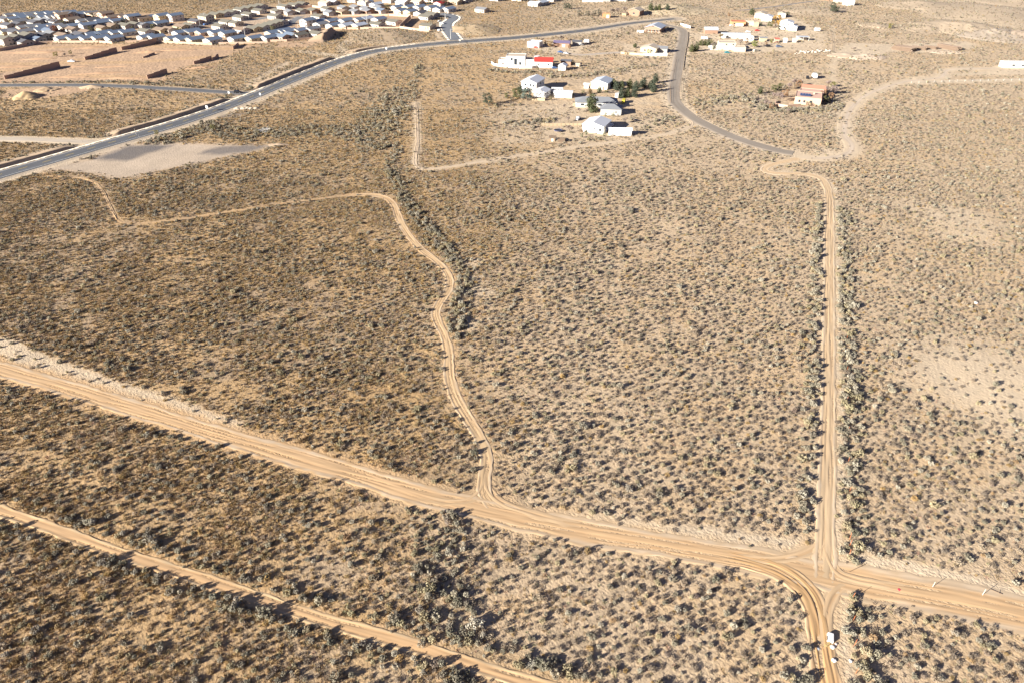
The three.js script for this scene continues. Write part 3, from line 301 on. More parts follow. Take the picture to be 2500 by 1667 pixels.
for (const [name, geos, list] of heroes) for (const [x, z, r, yaw, c, sy, v] of list) {
  const q = c.map(t => Math.round(t / .012) * .012), m = mesh(name, geos[v], M(q[0], q[1], q[2], 1, { side: THREE.DoubleSide })); m.position.set(x, groundY(x, z) - .03, z); m.rotation.y = yaw; m.scale.set(r, r * sy, r);
  const hue = c[0] > c[1] * 1.28 ? 'golden' : c[0] > c[1] * 1.185 ? 'grey brown' : c[0] < .225 ? 'dark green' : 'grey green', size = r > 1.75 ? 'large' : r > 1.25 ? 'bushy' : 'small', zn = zoneOf(x, z);
  put(m, `${size} ${hue} ${name === 'sagebrush' ? 'sagebrush' : 'twiggy shrub'} ${zn}`, 'shrub', `${size} ${hue} ${name} ${zn}`); }
function field(name, sets, geos, label, category) { const g = new THREE.Group(); g.name = name; put(g, label, category, null, 'stuff'); scene.add(g); const m4 = new THREE.Matrix4(), q = new THREE.Quaternion(), up = new THREE.Vector3(0, 1, 0), c = new THREE.Color();
  sets.forEach((s, v) => { const im = new THREE.InstancedMesh(geos[v], white, s.length); im.name = 'foliage'; im.userData.kind = 'stuff'; im.castShadow = im.receiveShadow = true; s.forEach(([x, z, r, yaw, col, sy], i) => { im.setMatrixAt(i, m4.compose(new THREE.Vector3(x, (z < -440 ? groundY(x, z) : relief(x, z)) - .03, z), q.setFromAxisAngle(up, yaw), new THREE.Vector3(r, r * sy, r))); im.setColorAt(i, c.setRGB(...col)); }); g.add(im); }); }
field('sagebrush_scrub', plants.sage, sageGeos, 'grey green sagebrush scrub covering the plain', 'scrub'); field('low_scrub', plants.brush, brushGeos, 'low brown and golden twiggy scrub between the sagebrush', 'scrub'); field('dry_grass', plants.tuft, tuftGeos, 'dry straw coloured grass tufts on the sand', 'grass');
console.log('plants', plants.sage.map(s => s.length), plants.brush.map(s => s.length), plants.tuft.map(s => s.length));
//@@REST
// ------------------------------------------------------------------ buildings
const V2 = (x, y) => new THREE.Vector2(x, y);
const prism = (pts, depth) => new THREE.ExtrudeGeometry(new THREE.Shape(pts.map(p => V2(...p))), { depth, bevelEnabled: false }).translate(0, 0, -depth / 2);
const gableWall = (w, l, h, r) => prism([[-w / 2, -.4], [w / 2, -.4], [w / 2, h], [0, h + r], [-w / 2, h]], l);
const gableRoof = (w, l, h, r, o = .45, t = .2) => { const k = r / (w / 2), e = w / 2 + o, y = h - o * k; return prism([[-e, y + .02], [0, h + r + .02], [e, y + .02], [e, y + t], [0, h + r + t + .04], [-e, y + t]], l + 2 * o); };
const hipRoof = (w, l, h, r, o = .5) => { const a = w / 2 + o, b = l / 2 + o, c = Math.max(.2, b - a), p = [], A = [-a, h, -b], B = [a, h, -b], C = [a, h, b], D = [-a, h, b], E = [0, h + r, -c], Fp = [0, h + r, c], q = (...v) => v.forEach(t => p.push(...t)); q(A, E, B); q(C, Fp, D); q(B, E, Fp); q(B, Fp, C); q(D, Fp, E); q(D, E, A); q(A, B, C); q(A, C, D); return geoOf(p).translate(0, .03, 0); };
const flatRoof = (w, l, h) => box(w - .5, .06, l - .5, 0, h - .25, 0);
const flatWall = (w, l, h) => { const t = .3; return join([box(w, h + .4, t, 0, h / 2 - .2, l / 2 - t / 2), box(w, h + .4, t, 0, h / 2 - .2, -l / 2 + t / 2), box(t, h + .4, l - 2 * t, -w / 2 + t / 2, h / 2 - .2, 0), box(t, h + .4, l - 2 * t, w / 2 - t / 2, h / 2 - .2, 0)]); };
const WALL = { w: [M(.55, .51, .47), 'white'], c: [M(.54, .46, .36), 'cream'], t: [M(.50, .40, .27), 'tan'], y: [M(.55, .45, .29), 'yellow tan'], p: [M(.52, .36, .27), 'pink'], g: [M(.42, .39, .36), 'grey'], n: [M(.32, .20, .14), 'brown'], o: [M(.50, .26, .13), 'orange'], W: [M(.70, .69, .66, .7), 'bright white'] };
const ROOF = { b: [M(.19, .235, .305, .42), 'blue grey'], g: [M(.22, .225, .24, .7), 'grey'], o: [M(.16, .148, .12), 'olive grey'], n: [M(.24, .175, .13), 'brown'], d: [M(.10, .10, .115, .8), 'dark'], W: [M(.74, .75, .77, .35), 'white metal'], l: [M(.50, .54, .60, .4), 'pale blue metal'], r: [M(.45, .045, .035, .6), 'red'], k: [M(.50, .42, .33), 'tan'], p: [M(.56, .37, .29), 'pink'] };
const GLASS = M(.035, .045, .06, .15), TRIM = M(.62, .60, .56), GARAGE = { w: M(.66, .65, .62), t: M(.5, .42, .3), r: M(.42, .06, .05), n: M(.26, .17, .12) }, DARK = M(.58, .56, .53);
const place = (g, kind, w, l) => kind === 'B' ? g.rotateY(Math.PI / 2).translate(0, 0, -w / 2) : g.translate(0, 0, -l / 2);
const houseGeo = {};
function houseShape(kind, two) { return houseGeo[kind + two] ??= (() => { const w = 10.2, l = 13.4, h = two ? 5.6 : 3.1, r = 1.6, P_ = g => place(g, kind, w, l);
  const o = { wall: P_(gableWall(w, l, h, r)), roof: P_(gableRoof(w, l, h, r)), garage_door: P_(kind === 'B' ? box(.1, 2.2, 4.4, -w / 2 - .04, 1.1, -2.6) : box(4.4, 2.2, .1, -1.9, 1.1, l / 2 + .04)), door: P_(kind === 'B' ? box(.1, 2.1, 1.1, -w / 2 - .04, 1.05, 1.2) : box(1.1, 2.1, .1, 2.2, 1.05, l / 2 + .04)), window: [] };
  const ys = two ? [1.6, 4.3] : [1.7]; for (const y of ys) { if (kind === 'B') o.window.push(P_(box(.09, 1.2, 1.5, -w / 2 - .035, y, 4.4)), P_(box(1.4, 1.1, .09, 0, y, l / 2 + .035)), P_(box(1.4, 1.1, .09, 2.9, y, l / 2 + .035))); else o.window.push(P_(box(1.5, 1.2, .09, 4, y, l / 2 + .035)), P_(box(.09, 1.1, 1.4, w / 2 + .035, y, 2)), P_(box(.09, 1.1, 1.4, w / 2 + .035, y, -3))); if (y > 3) o.window.push(P_(kind === 'B' ? box(.09, 1.2, 1.5, -w / 2 - .035, y, -2.4) : box(1.5, 1.2, .09, -2, y, l / 2 + .035))); }
  return o; })(); }
const houseTypes = {}, YAW = { A: -.6, B: -.6, C: .66 };
function house(p, kind, wc, rc, where, two = '', s = 1) {
  const key = kind + wc + rc + two, label = `${two ? 'two storey ' : ''}${WALL[wc][1]} house with ${ROOF[rc][1]} roof ${where}`, group = 'houses ' + where;
  if (!houseTypes[key]) { const t = houseTypes[key] = new THREE.Group(), G_ = houseShape(kind, two); t.name = 'house'; mesh('wall', G_.wall, WALL[wc][0], t); mesh('roof', G_.roof, ROOF[rc][0], t); mesh('garage_door', G_.garage_door, wc === 't' || wc === 'y' ? GARAGE.t : wc === 'p' ? GARAGE.n : GARAGE.w, t); mesh('door', G_.door, GARAGE.n, t); for (const w of G_.window) mesh('window', w, GLASS, t); }
  const h = houseTypes[key].clone(); h.name = numbered('house'); h.position.set(p[0], groundY(...p), p[1]); h.rotation.y = YAW[kind] + rr(-.05, .05); h.scale.setScalar(s); scene.add(h); return put(h, label, 'house', group);
}
const estate = [
  [H1, 'in the back row against the open scrub', [[120, 250, 'A', 'c', 'g'], [360, 248, 'A', 'c', 'b'], [600, 224, 'A', 'c', 'g'], [870, 217, 'A', 'c', 'b'], [1090, 207, 'A', 'w', 'b'], [1320, 200, 'A', 'p', 'g'], [1510, 190, 'A', 'p', 'b'], [1730, 215, 'A', 'w', 'g'], [1865, 212, 'A', 'w', 'b'], [2040, 205, 'A', 'w', 'g'], [2130, 225, 'A', 'p', 'n']]],
  [H1, 'in the second row from the open scrub', [[30, 330, 'B', 'g', 'd'], [180, 335, 'A', 'c', 'b'], [460, 305, 'A', 'y', 'b'], [690, 300, 'A', 'y', 'g'], [920, 292, 'A', 'w', 'b'], [1110, 288, 'A', 'w', 'g'], [1265, 288, 'A', 'w', 'b'], [1390, 300, 'A', 'p', 'n', '2'], [1570, 270, 'B', 'g', 'd', '2'], [2270, 250, 'B', 'p', 'n']]],
  [H1, 'amid the crowded far houses', [[300, 405, 'A', 'c', 'g'], [720, 420, 'B', 'g', 'd'], [850, 378, 'B', 'w', 'g'], [1040, 368, 'B', 'w', 'g'], [1230, 400, 'B', 'g', 'd'], [1580, 352, 'A', 'c', 'n'], [1860, 388, 'A', 'c', 'g'], [2060, 370, 'A', 'w', 'd'], [90, 490, 'B', 'g', 'd'], [310, 470, 'B', 'g', 'd'], [440, 545, 'A', 'p', 'g'], [640, 528, 'A', 'c', 'g'], [910, 530, 'A', 'c', 'b'], [1160, 522, 'A', 'p', 'g'], [1430, 530, 'A', 'c', 'g'], [1640, 505, 'A', 'c', 'b'], [1960, 555, 'A', 'w', 'b', '2'], [2140, 480, 'B', 'g', 'd'], [2290, 430, 'A', 'w', 'b']]],
  [H1, 'near the rust brown tree', [[20, 640, 'A', 'y', 'g'], [210, 650, 'B', 'g', 'd'], [410, 652, 'A', 'c', 'g'], [670, 612, 'A', 'c', 'b'], [850, 610, 'A', 'w', 'b'], [1060, 625, 'B', 'g', 'b'], [1630, 592, 'B', 'g', 'n'], [680, 740, 'B', 'g', 'n'], [1110, 690, 'B', 'c', 'g'], [1390, 742, 'B', 'c', 'n'], [1790, 715, 'B', 'g', 'd'], [1950, 660, 'B', 'w', 'n'], [2065, 718, 'A', 'w', 'b'], [2290, 690, 'A', 'w', 'b']]],
  [H1, 'in the grey row above the corner wall', [[30, 900, 'B', 'g', 'o', '2'], [270, 860, 'B', 'g', 'o', '2'], [560, 805, 'B', 'g', 'o', '2'], [900, 740, 'B', 'g', 'd'], [440, 900, 'B', 'g', 'd'], [760, 830, 'B', 'g', 'b']]],
  [H1, 'in the front row behind the tan wall', [[1350, 818, 'A', 'w', 'b'], [1630, 815, 'A', 'y', 'b'], [1940, 812, 'A', 'w', 'b']]],
  [H2, 'among the pink houses by the open scrub', [[150, 372, 'A', 'p', 'n', '2'], [300, 402, 'A', 'p', 'n'], [390, 385, 'A', 'p', 'n'], [610, 390, 'A', 'p', 'n']]],
  [H2, 'in the tall row by the scrub', [[790, 440, 'A', 'c', 'b', '2'], [1010, 430, 'A', 'c', 'n'], [1240, 392, 'A', 'y', 'b'], [1500, 425, 'A', 'y', 'b', '2'], [1810, 420, 'A', 'w', 'b', '2']]],
  [H2, 'in the middle row of the estate', [[60, 492, 'A', 'w', 'b'], [390, 490, 'A', 'w', 'b'], [650, 600, 'B', 'g', 'o'], [870, 570, 'B', 'w', 'o'], [1060, 585, 'B', 'g', 'd'], [1240, 562, 'A', 'w', 'b'], [1440, 545, 'A', 'g', 'b'], [80, 660, 'B', 'y', 'n'], [330, 605, 'B', 'y', 'n'], [1120, 735, 'B', 'w', 'o'], [1490, 705, 'B', 'y', 'n'], [1690, 690, 'B', 'w', 'n'], [1985, 622, 'B', 'y', 'n'], [2190, 590, 'B', 'w', 'o']]],
  [H2, 'in the second row from the tan wall', [[100, 785, 'A', 'w', 'b'], [380, 770, 'A', 'w', 'b'], [620, 758, 'A', 'w', 'b'], [1930, 772, 'A', 'w', 'b'], [2160, 745, 'A', 'c', 'b']]],
  [H2, 'in the front row behind the tan wall', [[-20, 905, 'A', 'c', 'b'], [310, 910, 'A', 'w', 'b'], [1090, 882, 'A', 'c', 'b'], [1320, 885, 'A', 'w', 'b'], [1740, 915, 'A', 't', 'b'], [1970, 935, 'A', 'w', 'b'], [2250, 938, 'A', 'y', 'b']]],
  [H3, 'in the olive roofed top row', [[180, 590, 'B', 'p', 'd'], [430, 530, 'B', 'c', 'o', '2'], [660, 425, 'B', 'y', 'o'], [860, 395, 'B', 'w', 'o'], [1050, 362, 'B', 'w', 'o'], [1260, 302, 'B', 'w', 'o'], [1430, 268, 'B', 'y', 'o'], [1590, 240, 'B', 'w', 'o'], [1740, 212, 'B', 'w', 'o']]],
  [H3, 'in the middle of the olive roofed block', [[1250, 490, 'B', 'g', 'o'], [1450, 420, 'B', 'g', 'o'], [750, 705, 'B', 'w', 'o'], [1120, 625, 'B', 'c', 'o'], [920, 600, 'B', 'g', 'o'], [1700, 330, 'B', 'w', 'o'], [2090, 460, 'B', 'g', 'o'], [1560, 765, 'B', 'y', 'o'], [1780, 722, 'B', 'w', 'o'], [1940, 682, 'B', 'c', 'o'], [2070, 645, 'B', 'c', 'o'], [2200, 600, 'B', 'w', 'o']]],
  [H3, 'in the second row from the tan wall', [[50, 845, 'A', 'w', 'b'], [320, 862, 'A', 'p', 'b'], [620, 865, 'A', 'w', 'b'], [890, 885, 'A', 'c', 'b'], [1270, 795, 'B', 'w', 'n'], [1990, 872, 'A', 't', 'b'], [2270, 845, 'A', 'c', 'b']]],
  [H3, 'in the front row behind the tan wall', [[100, 1042, 'A', 'y', 'b'], [530, 1048, 'A', 'w', 'b'], [1110, 1012, 'A', 'w', 'b'], [1530, 1005, 'A', 'y', 'b'], [1890, 992, 'A', 'w', 'b']]],
  [H4, 'in the gabled row facing away from the sun', [[230, 345, 'C', 'g', 'o'], [520, 365, 'C', 'g', 'g'], [820, 335, 'C', 'g', 'o'], [1100, 330, 'C', 'n', 'o'], [1440, 285, 'C', 'g', 'o'], [1500, 375, 'C', 'g', 'g'], [1820, 262, 'C', 'g', 'g'], [1810, 355, 'C', 't', 'n'], [2110, 250, 'C', 'g', 'g'], [2110, 352, 'C', 'g', 'g']]],
  [H4, 'in the top row beside the long yard wall', [[250, 225, 'B', 'w', 'o'], [490, 190, 'B', 'w', 'o'], [680, 155, 'B', 'g', 'o']]],
  [H4, 'on the near side of the estate street', [[1070, 470, 'B', 'w', 'o'], [790, 640, 'A', 'w', 'b', '2'], [1050, 600, 'A', 'w', 'b'], [1350, 585, 'A', 'p', 'b'], [1690, 575, 'A', 'w', 'b'], [2030, 555, 'A', 'c', 'b'], [2200, 530, 'A', 'w', 'l']]],
  [H4, 'in the front row above the scrubby slope', [[1100, 660, 'A', 'w', 'g'], [1400, 690, 'A', 'c', 'b'], [1710, 692, 'A', 'c', 'l'], [2010, 692, 'A', 'y', 'l']]],
  [H4, 'in the corner above the earth bluff', [[190, 825, 'A', 'w', 'b'], [330, 840, 'A', 'c', 'b'], [600, 815, 'A', 'p', 'b'], [880, 785, 'A', 'w', 'g'], [1010, 890, 'B', 'w', 'o'], [570, 930, 'A', 'w', 'o'], [170, 962, 'B', 'p', 'b'], [400, 925, 'B', 'g', 'b']]],
  [H5, 'in the east block above the tan yard walls', [[210, 275, 'C', 'g', 'g'], [250, 335, 'C', 'n', 'g'], [520, 255, 'C', 'c', 'g'], [590, 325, 'C', 'c', 'b'], [780, 245, 'A', 'w', 'b'], [1060, 245, 'A', 'y', 'b'], [1320, 245, 'A', 'w', 'b'], [1600, 255, 'A', 'c', 'b'], [1810, 292, 'A', 'w', 'b'], [2020, 292, 'A', 'w', 'b'], [880, 335, 'A', 'c', 'b'], [1100, 352, 'A', 'y', 'b'], [1350, 385, 'A', 'w', 'd']]],
  [H5, 'beside the curving estate street', [[1500, 480, 'B', 'g', 'o'], [1640, 420, 'B', 'g', 'o'], [1530, 700, 'B', 'c', 'o'], [720, 600, 'B', 'w', 'o'], [310, 662, 'B', 'w', 'o'], [340, 545, 'A', 'w', 'b']]],
  [H5, 'on the far hillside behind the estate', [[60, 125, 'A', 'w', 'b'], [620, 70, 'B', 'w', 'k'], [940, 120, 'B', 'w', 'W'], [1050, 60, 'A', 'w', 'b'], [1620, 45, 'B', 'w', 'k'], [1830, 145, 'A', 'w', 'r'], [2200, 110, 'B', 'y', 'k'], [280, 175, 'A', 'w', 'l'], [1300, 110, 'B', 'c', 'k']]],
  [H4, 'on the far hillside behind the estate', [[1240, 135, 'B', 'w', 'k'], [1420, 112, 'B', 'w', 'W'], [1930, 60, 'B', 'w', 'W'], [2180, 125, 'B', 'w', 'k']]],
  [H6, 'along the distant road behind the estate', [[60, 70, 'B', 'c', 'k'], [220, 45, 'A', 'w', 'k'], [550, 235, 'B', 'c', 'g'], [1570, 122, 'B', 'w', 'l'], [1690, 100, 'A', 'w', 'l'], [1880, 32, 'B', 'w', 'W'], [820, 20, 'B', 'g', 'b'], [1260, 22, 'B', 'c', 'n']]],
];
for (const [s, where, list] of estate) for (const [x, y, k, w, r, two] of list) house(s(x, y), k, w, r, where, two || '');
// walls that drop in steps, each panel a part, with a coping
const blockMat = M(.44, .29, .215), copeMat = M(.48, .34, .26), boundMat = M(.55, .40, .30), boundCope = M(.60, .46, .35), wood = M(.30, .22, .15), woodDark = M(.17, .12, .085);
function wall(a, b, n, h0, h1, label, { mat = blockMat, cope = copeMat, name = 'block_wall', t = .35, group } = {}) {
  const dx = b[0] - a[0], dz = b[1] - a[1], L_ = Math.hypot(dx, dz), g = thing(name, a, Math.atan2(-dz, dx), label, 'wall', group), sl = L_ / n, pg = box(sl, 1, t), cg = box(sl, .16, t + .12);
  for (let i = 0; i < n; i++) { const h = mixv(h0, h1, n > 1 ? i / (n - 1) : 0), m = mesh('wall_panel', pg, mat, g); m.scale.y = h + .4; m.position.set(sl * (i + .5), (h + .4) / 2 - .4, 0); const c = mesh('coping', cg, cope, g); c.position.set(sl * (i + .5), h + .08, 0); } return g; }
wall(C1(40, 712), C1(540, 604), 6, 2.4, 4.2, 'long stepped brown retaining wall above the asphalt side road'); wall(C1(760, 540), C1(1050, 466), 4, 2.4, 3.6, 'stepped brown retaining wall in the middle of the graded lot'); wall(C1(1090, 452), C1(1410, 386), 4, 2.6, 4, 'brown retaining wall touching the tan boundary wall'); wall(C1(1738, 577), C1(1900, 535), 3, 2.2, 3, 'short brown retaining wall near the scrub slope'); wall(C1(1906, 540), C1(1960, 510), 2, 1.8, 2.6, 'low brown wall stub beyond the short retaining wall'); wall(C1(1320, 708), C1(1500, 655), 3, 2.6, 3.2, 'lone brown retaining wall near the asphalt side road'); wall(C1(2090, 442), C1(2140, 406), 2, 2.2, 2.4, 'small brown wall below the estate front row'); wall(C1(1280, 522), C1(1385, 484), 2, .9, 1.2, 'low brown wall in the middle of the graded lot');
wall(H5(945, 690), H5(1205, 455), 5, 3, 3.6, 'tall brown yard wall casting a wide shadow beside the olive roofs');
const BW = { mat: boundMat, cope: boundCope, name: 'boundary_wall', group: 'tan boundary walls of the estate' };
[[H1, [[870, 856], [1260, 832]], 'short tan boundary wall at the dark corner of the estate'], [H1, [[1260, 832], [2352, 828]], 'tan boundary wall in front of the first white gables'], [H2, [[120, 930], [430, 950]], 'tan boundary wall near the white sheds'], [H2, [[740, 930], [1480, 898]], 'tan boundary wall above the retaining wall'], [H2, [[1500, 930], [2352, 962]], 'tan boundary wall in front of the yellow tan gable'], [H3, [[180, 1062], [660, 1072]], 'tan boundary wall in front of the big white gable'], [H3, [[820, 1062], [2000, 1036]], 'long tan boundary wall below three gabled houses'], [H4, [[-60, 1000], [395, 992]], 'tan boundary wall below the pink house'], [H4, [[400, 990], [1170, 925]], 'tan boundary wall above the red slope'], [H4, [[1500, 700], [2352, 700]], 'tan boundary wall above the scrubby slope'], [H5, [[60, 690], [945, 692]], 'tan boundary wall below the olive roofed white house'], [H5, [[945, 695], [1300, 745]], 'tan boundary wall below the shadowed yard'], [H5, [[1300, 745], [1640, 765]], 'tan boundary wall beside the bare corner lot'], [H4, [[1620, 395], [2352, 385]], 'pink yard wall across the slope inside the estate'], [H5, [[0, 380], [660, 380]], 'pink yard wall below the gabled row'], [H5, [[660, 378], [1220, 410]], 'pale yard wall below the yellow tan gables']].forEach(([s, [a, b], label]) => { const A = s(...a), B = s(...b); wall(A, B, Math.max(2, Math.round(Math.hypot(A[0] - B[0], A[1] - B[1]) / 8)), 1.7, 1.7, label, BW); });
wall(H1(-60, 1040), H1(880, 856), 8, 2.2, 2.2, 'tan boundary wall below the shaded row', BW); wall(H4(390, 210), H4(1040, 165), 5, 2, 2, 'tan yard wall behind the gabled row', BW); wall(H4(860, 150), H4(1290, 205), 4, 2, 2, 'tan yard wall running down to the gabled row', BW);
// street lamps of the estate
{ const lm = M(.62, .61, .58, .6); [[H3, 490, 520, 'by the cream two storey house'], [H3, 380, 640, 'by the olive roofed corner'], [H3, 1455, 880, 'between the front and second rows'], [H4, 390, 405, 'at the head of the estate street'], [H4, 680, 810, 'by the pink house'], [H4, 2318, 580, 'on the east slope'], [H5, 2030, 470, 'on the inside of the curving street'], [H5, 2160, 935, 'where the curving street meets the highway'], [H2, 1165, 690, 'over the olive roof'], [H4, 205, 120, 'at the edge of the open scrub']].forEach(([s, x, y, w]) => { const t = thing('street_lamp', s(x, y), 0, 'white street lamp ' + w, 'street lamp', 'estate street lamps'); mesh('pole', new THREE.CylinderGeometry(.13, .22, 8.4, 8).translate(0, 4.2, 0), lm, t); mesh('arm', box(1.6, .14, .14, .8, 8.3, 0), lm, t); mesh('lamp_head', box(.9, .16, .4, 1.8, 8.22, 0), lm, t); }); }
// generic building: origin at the middle of its near long side, local +z faces the yard
function building(name, p, yaw, { w, d, h, rise = 0, roof = 'flat', wall: wm, top, over = .45, windows = [], doors = [], y = 0 }, label, category = 'house', group) {
  const t = thing(name, p, yaw, label, category, group, y); let wg, rg; const T = g => g.translate(0, 0, -d / 2);
  if (roof === 'x') { wg = gableWall(d, w, h, rise).rotateY(Math.PI / 2); rg = gableRoof(d, w, h, rise, over).rotateY(Math.PI / 2); } else if (roof === 'z') { wg = gableWall(w, d, h, rise); rg = gableRoof(w, d, h, rise, over); } else if (roof === 'hip') { wg = box(w, h + .4, d, 0, h / 2 - .2, 0); rg = w > d ? hipRoof(d, w, h, rise, over).rotateY(Math.PI / 2) : hipRoof(w, d, h, rise, over); } else { wg = flatWall(w, d, h); rg = flatRoof(w, d, h); }
  mesh('wall', T(wg), wm, t); mesh('roof', T(rg), top, t);
  for (const [f, x, yy, ww, hh] of windows) { const g = f === 'f' ? box(ww, hh, .1, x, yy, .03) : f === 'r' ? box(.1, hh, ww, w / 2 + .03, yy, -d / 2 + x) : box(.1, hh, ww, -w / 2 - .03, yy, -d / 2 + x); const m = mesh('window', g, GLASS, t); const fr = f === 'f' ? box(ww + .24, .14, .14, x, yy - hh / 2 - .07, .05) : f === 'r' ? box(.14, .14, ww + .24, w / 2 + .05, yy - hh / 2 - .07, -d / 2 + x) : box(.14, .14, ww + .24, -w / 2 - .05, yy - hh / 2 - .07, -d / 2 + x); mesh('sill', fr, TRIM, m); }
  for (const [f, x, ww, hh, mt] of doors) mesh(ww > 2 ? 'garage_door' : 'door', f === 'f' ? box(ww, hh, .1, x, hh / 2, .03) : box(.1, hh, ww, w / 2 + .03, hh / 2, -d / 2 + x), mt || GARAGE.w, t);
  return t; }
const B = building, W_ = k => WALL[k][0], R_ = k => ROOF[k][0];
// white two storey adobe house with courtyard
{ const t = B('adobe_house', C3(330, 425), -.12, { w: 15, d: 11, h: 7.2, wall: W_('W'), top: R_('k'), windows: [['f', -3, 5, 1.4, 1.8], ['f', 0, 3.2, 2.2, 4.4], ['f', 3.6, 2, 1.6, 2], ['r', 0, 5, 1.4, 1.4]], doors: [['f', 5.6, 1.4, 2.4, DARK]] }, 'large white two storey adobe house with flat roof and courtyard wall');
  mesh('west_wing', flatWall(6, 8, 4.4).translate(-10.4, 0, -4.5), W_('W'), t); mesh('west_wing_roof', flatRoof(6, 8, 4.4).translate(-10.4, 0, -4.5), R_('k'), t); mesh('east_wing', flatWall(9, 9, 4.8).translate(11.9, 0, -5), W_('W'), t); mesh('east_wing_roof', flatRoof(9, 9, 4.8).translate(11.9, 0, -5), R_('k'), t); mesh('turret', new THREE.CylinderGeometry(2.2, 2.3, 6, 16).translate(16, 3, -9), W_('W'), t);
  const pts = many(C3, [[85, 400], [110, 420], [200, 436], [380, 450], [500, 448], [580, 432]]); pts.slice(1).forEach((p, i) => wall(pts[i], p, 2, 1.5, 1.5, 'low white curved courtyard wall of the adobe house, ' + ['far end', 'first bend', 'long middle run', 'run below the east wing', 'end by the red roofed barn'][i], { mat: W_('W'), cope: W_('W'), name: 'courtyard_wall', group: 'white courtyard wall runs' })); }
B('barn', C3(615, 440), -.12, { w: 14, d: 9, h: 4.4, rise: 2.2, roof: 'x', wall: W_('W'), top: R_('r'), windows: [['f', -4, 2.4, 1.2, 1], ['f', 4, 2.4, 1.2, 1]], doors: [['f', 0, 3, 3, GARAGE.w], ['r', 0, 2.8, 3, DARK]] }, 'white barn with bright red gable roof beside the adobe house', 'barn');
B('shed', C3(805, 470), -.3, { w: 5.6, d: 6, h: 3.4, rise: 0.99, roof: 'z', wall: W_('W'), top: R_('W'), doors: [['f', 0, 2.4, 2.6, GARAGE.w]] }, 'small white gabled shed below the red roofed barn', 'shed'); B('shed', C3(845, 415), -.3, { w: 8, d: 5, h: 3, rise: .8, roof: 'x', wall: W_('n'), top: R_('d') }, 'dark roofed shed behind the small white gabled shed', 'shed'); B('shed', C3(967, 432), -.2, { w: 2.8, d: 2.4, h: 1.9, rise: .5, roof: 'x', wall: W_('c'), top: R_('k') }, 'tiny cream shed right of the dark roofed shed', 'shed');
B('shed', C3(510, 238), -.4, { w: 11, d: 9, h: 4.6, wall: W_('W'), top: R_('W'), doors: [['r', 0, 5, 3.6, DARK], ['f', 2, 3, 3, GARAGE.w]] }, 'white flat roofed garage with a wide side door', 'garage'); B('shed', C3(800, 230), -.2, { w: 14, d: 8, h: 3.2, rise: 1.2, roof: 'x', wall: W_('n'), top: M(.16, .13, .22, .7), doors: [['f', 2, 2.6, 2.2, DARK]] }, 'low brown house with violet roof behind the cluttered yard'); B('shed', C3(960, 215), -.2, { w: 8, d: 6, h: 3, rise: .9, roof: 'x', wall: W_('g'), top: R_('d') }, 'grey shed beside the violet roofed house', 'shed');
{ const t = B('brick_house', C3(1735, 82), -.45, { w: 15, d: 18, h: 4.2, rise: 2.2, roof: 'z', wall: W_('n'), top: R_('l'), over: .8, windows: [['f', -3.4, 2, 1.1, 2], ['f', -1, 2, 1.1, 2], ['f', 2, 2, 1.1, 2], ['f', 5, 2, 1.1, 2], ['r', 2, 2.2, 1.4, 1.2], ['f', 0, 5.2, 1, 1]], doors: [['f', -6, 1.2, 2.2, woodDark]] }, 'brown brick house with pale blue metal gable roof'); mesh('porch_roof', box(15, .2, 3, 0, 3, 1.7), R_('k'), t); for (const x of [-7, -3.5, 0, 3.5, 7]) mesh('porch_post', box(.2, 3, .2, x, 1.5, 3), TRIM, t); }
wall(C3(1575, 82), C3(1645, 84), 2, 2, 2, 'white yard wall left of the brick house', { mat: W_('W'), cope: W_('W'), name: 'yard_wall' });
B('house', C3(1690, 290), -.5, { w: 14, d: 12, h: 3.6, rise: 1.7, roof: 'z', wall: W_('y'), top: R_('k'), windows: [['f', -3, 1.8, 1.6, 1.3], ['f', 3, 1.8, 1.6, 1.3]] }, 'tan gabled house behind the white street wall'); B('house', C3(1835, 288), -.2, { w: 8, d: 8, h: 3.2, rise: 1.3, roof: 'x', wall: W_('g'), top: R_('g') }, 'grey roofed annex right of the tan gabled house'); wall(C3(1640, 326), C3(1888, 322), 4, 2.2, 2.2, 'white street wall in front of the tan gabled house', { mat: W_('W'), cope: W_('W'), name: 'street_wall' }); wall(C3(1410, 300), C3(1640, 318), 4, 1.4, 1.4, 'ochre garden wall left of the white street wall', { mat: W_('y'), cope: W_('y'), name: 'garden_wall' });
B('house', C3(465, 690), -.42, { w: 11, d: 15, h: 6.4, rise: 1.8, roof: 'z', wall: W_('W'), top: R_('W'), over: .6, windows: [['f', -2.6, 4.6, 1.3, 1.4], ['f', 1.2, 4.6, 1.3, 1.4], ['f', 3.4, 4.4, 1.2, 1.4], ['f', -2.6, 1.8, 1.3, 1.4], ['r', 0, 4.6, 1.3, 1.3]], doors: [['f', 1, 1.2, 2.2, GARAGE.n]] }, 'tall white two storey house with white metal roof'); B('garage', C3(575, 748), -.42, { w: 8.6, d: 9, h: 3.8, rise: 1.3, roof: 'z', wall: W_('W'), top: R_('W'), doors: [['f', 0, 4.6, 2.5, GARAGE.w]], windows: [['r', 0, 2, 1.2, 1]] }, 'white gabled garage in front of the tall white house', 'garage'); B('shed', C3(815, 752), -.15, { w: 12, d: 7, h: 3.2, rise: .5, roof: 'x', wall: W_('W'), top: R_('W'), doors: [['f', 1, 1.6, 2.4, DARK], ['f', -2.6, 2.6, 2.4, GARAGE.w]] }, 'long low white shed right of the white garage', 'shed'); B('shed', C3(565, 778), -.2, { w: 8.5, d: 2.4, h: 1.5, wall: W_('t'), top: woodDark }, 'low lean to shed under the white garage', 'shed');
